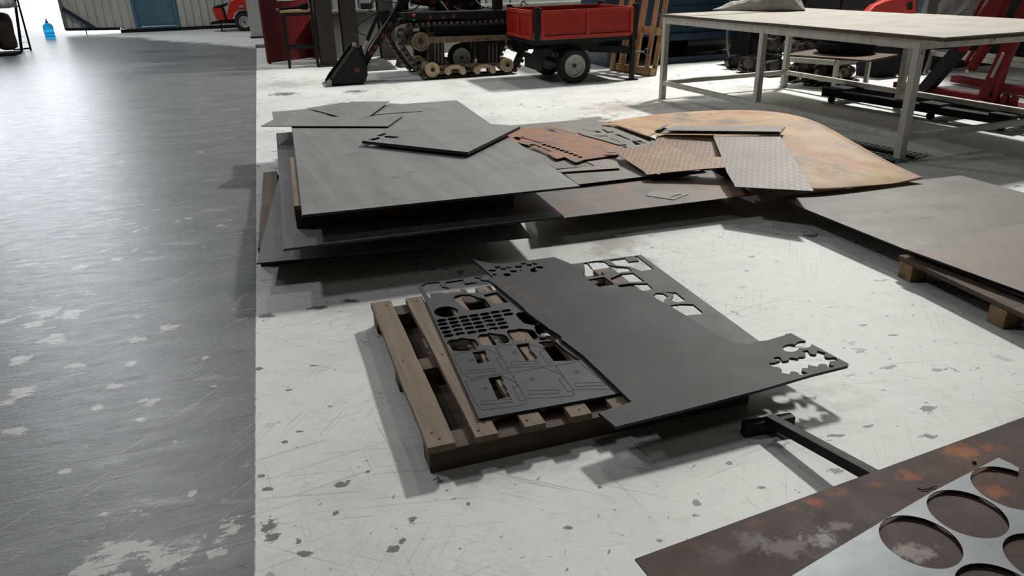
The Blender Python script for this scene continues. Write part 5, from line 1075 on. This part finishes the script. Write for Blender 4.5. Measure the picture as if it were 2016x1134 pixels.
# ------------------------------------------------------------------ castings heap under the table
def casting(label, loc, rot, group, seed):
    rr = random.Random(seed); t = thing('gearbox_casting', label, 'casting', loc, 0, group); t.rotation_euler = rot
    out = [(.15 * math.cos(a) * (1 + .12 * math.sin(3 * a + seed)), .11 + .11 * math.sin(a) * (1 + .1 * math.cos(2 * a))) for a in [2 * math.pi * k / 18 for k in range(18)]]
    MB().prism(out, 0, .1).build('housing', M_iron, t, bevel=.008)
    MB().box((0, -.04, .012), (.32, .17, .02)).build('base_flange', M_iron, t)
    g = MB().disc((-.02, 0, .12), .065, -.03, 0, 'y', 24)
    for k in range(16):
        a = 2 * math.pi * k / 16; g.box((-.02 + .07 * math.cos(a), -.015, .12 + .07 * math.sin(a)), (.018, .03, .012), m=Matrix.Rotation(-a, 3, 'Y'))
    g.disc((-.02, 0, .12), .02, -.05, -.03, 'y', 12); g.build('gear', mat('gear_steel', ['55504A', '6E6860'], scale=12, rough=.35, metal=.7) if 'gear_steel' not in bpy.data.materials else bpy.data.materials['gear_steel'], t)
    b = MB()
    for x in (-.12, .12):
        for y in (-.1, .0): b.disc((x, y, .022), .014, 0, .012, 'z', 8)
    for k in range(5):
        a = 2 * math.pi * k / 5 + seed; b.disc((.115 * math.cos(a), 0, .11 + .08 * math.sin(a)), .009, -.01, 0, 'y', 8)
    b.build('bolt', M_bolt, t); return t
base = casting('bolted gearbox casting nearest the table leg in the front row', at(1522, 150), (0, 0, PHI), None, 1)
spots = [(1560, 160, 0), (1600, 167, 0), (1645, 172, 0), (1470, 142, 0), (1450, 136, 0), (1500, 140, 0), (1540, 146, 0), (1580, 150, 0), (1625, 156, 0), (1660, 160, 0),
         (1510, 139, .24), (1555, 145, .25), (1590, 149, .25), (1638, 155, .24), (1485, 135, .0), (1530, 133, .3)]
rr = random.Random(5)
for i, (x, y, z) in enumerate(spots):
    q = at(x, y); row = i < 3
    lab = ['bolted gearbox casting in the front row, second from the table leg', 'bolted gearbox casting in the front row with bright bolts, third from the leg', 'bolted gearbox casting at the right end of the front row, behind the trestle leg'][i] if row else 'dark oily gearbox casting in the heap under the work table'
    dup(base, (q.x, q.y, z), (rr.uniform(-.35, .15) * (0 if z == 0 and row else 1), rr.uniform(-.25, .25) * (0 if row else 1), PHI + rr.uniform(-.5, .5)), lab, None if row else 'gearbox castings heaped under the table')
for i, (x, y) in enumerate(((1570, 150), (1490, 138))):
    pass
# black crates and dark cabinet behind
q = at(1545, 132); UC, VC = q.dot(U), q.dot(W)
cab = thing('dark_cabinet', 'black cabinet with faint outlined letters behind the middle table post', 'cabinet', uvp(at(1505, 128).dot(U), at(1505, 128).dot(W)), PHI)
MB().box((0, .25, .45), (.62, .5, .9)).build('body', M_blackmatt, cab, bevel=.008); MB().box((0, -.004, .45), (.56, .01, .84)).build('door', M_black, cab)
def letter(par, ch, x, z, s):
    cu = bpy.data.curves.new('letter', 'FONT'); cu.body = ch; cu.size = s; cu.extrude = .001; ob = bpy.data.objects.new('tmp_letter', cu); C.objects.link(ob)
    me = bpy.data.meshes.new_from_object(ob.evaluated_get(bpy.context.evaluated_depsgraph_get())); bpy.data.objects.remove(ob)
    o = bpy.data.objects.new('lettering', me); C.objects.link(o); me.materials.append(bpy.data.materials.get('faint_ink') or flat('faint_ink', '30312F', .6)); o.parent = par; o.location = (x, -.011, z); o.rotation_euler = (math.pi / 2, 0, 0)
letter(cab, 'E', -.16, .55, .17); letter(cab, 'E', -.16, .36, .17); letter(cab, 'M', .1, .42, .2); letter(cab, '//', .06, .66, .14)
cr_ = thing('plastic_crate', 'black slatted plastic crate of parts behind the gearbox castings', 'crate', uvp(at(1590, 132).dot(U), at(1590, 132).dot(W), .35), PHI)
for z in (.03, .1, .17, .24, .31, .38): MB().box((0, 0, z), (.62, .012, .03)).build('slat', M_black, cr_); 
for x in (-.3, -.15, 0, .15, .3): MB().box((x, .008, .2), (.03, .012, .4)).build('upright', M_black, cr_)
MB().box((0, .2, .01), (.62, .4, .02)).build('base', M_black, cr_); MB().box((0, .4, .2), (.62, .012, .4)).build('back', M_black, cr_); MB().box((-.31, .2, .2), (.012, .4, .4)).build('side', M_black, cr_); MB().box((.31, .2, .2), (.012, .4, .4)).build('side', M_black, cr_)
st_ = thing('low_shelf', 'low black steel shelf carrying the parts crate behind the castings', 'shelf', uvp(at(1590, 132).dot(U), at(1590, 132).dot(W)), PHI)
MB().box((.3, .2, .335), (1.5, .5, .03)).build('shelf_board', M_black, st_)
for x in (-.4, 1.0): 
    for y in (0, .4): MB().box((x, y, .16), (.04, .04, .32)).build('leg', M_black, st_)
bin_ = crumple('parts_heap', uvp(at(1590, 132).dot(U), at(1590, 132).dot(W) + .2, .372), (.27, .16), .2, M_iron, 'dark metal parts heaped in the slatted crate', 'parts', 8, 14)

# ------------------------------------------------------------------ trestle with tyres
def trestle(name, label, q, rot, L, D, h, m=M_white):
    t = thing(name, label, 'trestle', q, rot)
    for x in (0, L):
        for y in (0, D): MB().box((x, y, h / 2), (.05, .05, h)).build('leg', m, t)
    for y in (0, D): MB().bar((0, y, h - .03), (L, y, h - .03), .05, .06).build('top_bar', m, t)
    for x in (0, L): MB().bar((x, 0, h - .03), (x, D, h - .03), .05, .06).build('top_bar', m, t)
    return t
tq = at(1545, 168); tr2 = at(1640, 178); dq = tr2 - tq
trestle('steel_trestle', 'low pale steel trestle carrying old tyres behind the work table', tq, math.atan2(dq.y, dq.x), dq.length, .85, .36)
cen = (tq + tr2) / 2 + Vector((-dq.y, dq.x, 0)).normalized() * .42
MB_t = thing('trestle_board', 'dark board across the low steel trestle', 'board', (cen.x, cen.y, .361), math.atan2(dq.y, dq.x)); MB().box((0.15, 0, .012), (1.1, .8, .024)).build('board', M_woodx, MB_t)
for i in range(2):
    t = thing('old_tyre', ['old black tyre lying flat on the low trestle, lower of the two', 'old black tyre lying flat on the low trestle, upper of the two'][i], 'tyre', (cen.x + .22, cen.y + .05, .386 + i * .16), .3)
    MB().lathe([(.2, .0), (.3, .0), (.345, .03), (.36, .08), (.345, .13), (.3, .158), (.2, .158), (.19, .08), (.2, 0)], (0, 0, 0), 'z', 40).build('casing', M_rubber, t)
    l = MB()
    for k in range(48):
        a = 2 * math.pi * k / 48; l.box((.355 * math.cos(a), .355 * math.sin(a), .08), (.02, .02, .07), rz=a)
    l.build('tread', M_rubber, t)
for px_, py_, w_b, h_b, lab in ((1745, 152, .42, .4, 'black plastic bin on the floor right of the low trestle'), (1800, 146, .4, .36, 'dark bin on the floor in front of the long trestle')):
    q = at(px_, py_); bn = thing('storage_bin', lab, 'bin', q, PHI + .1)
    sh = MB(); w2 = w_b / 2
    sh.add([(-w2 * .85, 0, 0), (w2 * .85, 0, 0), (w2 * .85, .36, 0), (-w2 * .85, .36, 0), (-w2, -.03, h_b), (w2, -.03, h_b), (w2, .39, h_b), (-w2, .39, h_b)], [(0, 1, 2, 3), (0, 1, 5, 4), (1, 2, 6, 5), (2, 3, 7, 6), (3, 0, 4, 7)])
    o = sh.build('shell', M_blackmatt, bn); m_ = o.modifiers.new('wall', 'SOLIDIFY'); m_.thickness = .012
    rm = MB(); rm.bar((-w2, -.03, h_b), (w2, -.03, h_b), .03, .03); rm.bar((-w2, .39, h_b), (w2, .39, h_b), .03, .03); rm.bar((-w2, -.03, h_b), (-w2, .39, h_b), .03, .03); rm.bar((w2, -.03, h_b), (w2, .39, h_b), .03, .03); rm.build('rim', M_black, bn)
tq2 = at(1800, 150); trestle('steel_trestle', 'long pale steel trestle along the concrete wall at the right', at(1822, 143) , -1.36, 1.7, .4, .3)

# ------------------------------------------------------------------ red body behind the table, wrapped sheet
rq = uvp(at(1640, 130).dot(U) + .9, at(1640, 130).dot(W) + 1.0); rvp = rq.dot(W)
def KX(px, py): return onv(px, py, rvp, rq.dot(U))
rb = thing('red_machine', 'red rounded machine hood with a black recess behind the work table', 'machine', uvp(rq.dot(U), rvp), PHI)
MB().prism([KX(*p) for p in ((1632, 86), (1632, 70), (1700, 40), (1712, 22), (1724, 10), (1742, 2), (1765, -4), (1806, -10), (1806, 60), (1720, 78), (1710, 86))], 0, .16).build('hood', mat('dull_red_hood', ['8A1C10', '981F13', 'A4261A'], scale=3, rough=.45, bump=0), rb, bevel=.03)
MB().prism([KX(*p) for p in ((1786, 6), (1796, 3), (1796, 18), (1789, 20), (1785, 16))], -.01, .02).build('recess', M_blackmatt, rb)
MB().prism([KX(*p) for p in ((1806, -10), (1824, -10), (1812, 26), (1806, 26))], 0, .15).build('side_panel', mat('blue_grey_panel', ['2C3A46', '35444F'], scale=4), rb)
zz = KX(1660, 84)[1]
for x in (KX(1650, 80)[0], KX(1780, 80)[0]): MB().box((x, .14, zz / 2), (.1, .25, zz)).build('leg', M_blackmatt, rb)
rack = thing('shade_cabinet', 'tall black storage cabinet behind the work table and the red hood', 'cabinet', uvp(7.85, 11.8), PHI)  # cabinet block added to cast shade on the floor in front
MB().box((1.6, .35, 1.65), (3.2, .7, 3.3)).build('carcass', M_blackmatt, rack, bevel=.01)
for i in range(4):
    dr = MB().box((.4 + .8 * i, -.012, 1.65), (.77, .02, 3.2)).build('door', M_black, rack, bevel=.004); MB().box((.7 + .8 * i, -.035, 1.1), (.02, .02, .16)).build('handle', M_iron, dr)
# grey wrapped sheet hung over a frame
wv = at(1950, 178).dot(W) + .8; wu = at(1950, 178).dot(U)
def KW(px, py): return onv(px, py, wv, wu)
a, b_ = KW(1826, 60), KW(1925, 60); n1, n2 = 40, 20; vs = []
for i in range(n1 + 1):
    for j in range(n2 + 1):
        x = a[0] + (b_[0] - a[0]) * i / n1; z = .5 + 1.3 * j / n2
        vs.append((x + .03 * math.sin(z * 7), -.06 + .05 * math.sin(i * .7 + 2.1 * math.sin(j * .5)) * math.cos(j * .45 + i * .2) + .04 * math.sin(i * .31 - j * .9), z))
fs = [(i * (n2 + 1) + j, (i + 1) * (n2 + 1) + j, (i + 1) * (n2 + 1) + j + 1, i * (n2 + 1) + j + 1) for i in range(n1) for j in range(n2)]
o = MB().add(vs, fs, True).build('wrapping_sheet', M_greywrap, None, uvp(wu, wv - .05), (0, 0, PHI)); tag(o, 'creased grey plastic sheet hanging behind the red hoist', 'sheet')

# ------------------------------------------------------------------ red engine hoist
h0, h1_ = at(1766, 172), at(1928, 200); dh = (h1_ - h0); dh.z = 0; dh.normalize(); ah = math.atan2(dh.y, dh.x)
ho = thing('engine_hoist', 'red engine hoist with slanted mast and hydraulic ram at the right edge', 'hoist', (h0.x, h0.y, 0), ah)
def KH(px, py): return onplane(px, py, h0, dh)
def hb(nm, a, b, w, d, m=M_redhoist, y=0.0):
    A, B = KH(*a), KH(*b); return MB().bar((A[0], y, max(A[1], .03)), (B[0], y, max(B[1], .03)), d, w, up=(0, 1, 0) if False else (0, 0, 1)).build(nm, m, ho, bevel=.004)
hb('base_leg', (1764, 168), (1990, 203), .08, .1); MB().bar((.1, .8, .07), (2.2, .5, .07), .1, .08).build('base_leg', M_redhoist, ho)
hb('mast', (1938, 198), (2030, 0), .13, .1)
hb('boom', (1893, 102), (1992, -20), .13, .1, M_redhoist, -.06); hb('boom_sleeve', (1826, 184), (1899, 95), .135, .115, M_blackmatt, -.06)
hb('rear_strut', (1970, 206), (2012, 70), .06, .05, M_redhoist, -.1); hb('tie_rod', (1966, 151), (1990, 103), .025, .025, M_lightsteel, -.1)
A, B = KH(1926, 134), KH(1958, 84); MB().tube([(A[0], -.1, A[1]), (B[0], -.1, B[1])], .055, 14).build('ram', M_redhoist, ho)
A, B = KH(1958, 84), KH(2004, -20); MB().tube([(A[0], -.1, A[1]), (B[0], -.1, B[1])], .045, 14).build('ram', M_redhoist, ho)
A, B = KH(1921, 120), KH(1936, 98); MB().tube([(A[0], -.14, A[1]), (B[0], -.14, B[1])], .022, 10).build('pump_handle_socket', M_redhoist, ho)
A = KH(1928, 138); MB().disc((A[0], -.14, A[1]), .02, -.04, .0, 'y', 12).build('pin', M_bolt, ho)
hb('side_rod', (1930, 34), (1955, -10), .03, .03, M_redhoist, -.1)
for px_ in (1990, 2008): 
    A = KH(px_, 205); MB().prism([(A[0] - .04, .0), (A[0] + .04, 0), (A[0] + .035, .12), (A[0], .15), (A[0] - .035, .12)], -.12, -.08).build('lug', M_redhoist, ho)
MB().box((KH(1985, 205)[0], -.02, .02), (.5, .3, .03)).build('base_foot', M_redhoist, ho)
# low dolly under the table
d0, d1 = at(1622, 200), at(1990, 262); dd_ = d1 - d0; 
dl_ = thing('low_dolly', 'long black low dolly on castors under the work table', 'dolly', (d0.x, d0.y, 0), math.atan2(dd_.y, dd_.x))
MB().box((dd_.length / 2, .0, .105), (dd_.length, .12, .07)).build('beam', M_blackmatt, dl_, bevel=.005); MB().box((dd_.length / 2, .4, .105), (dd_.length, .1, .07)).build('beam', M_blackmatt, dl_)
for x in (.1, dd_.length * .62, dd_.length - .1):
    MB().box((x, .2, .15), (.22, .5, .02)).build('cross_plate', M_blackmatt, dl_)
    cs = MB().lathe([(0.0005, -.02), (.035, -.02), (.035, .02), (.0005, .02)], (x, 0, .036), 'y', 16).build('castor', M_rubber, dl_)
    cs = MB().lathe([(0.0005, -.02), (.035, -.02), (.035, .02), (.0005, .02)], (x, .4, .036), 'y', 16).build('castor', M_rubber, dl_)
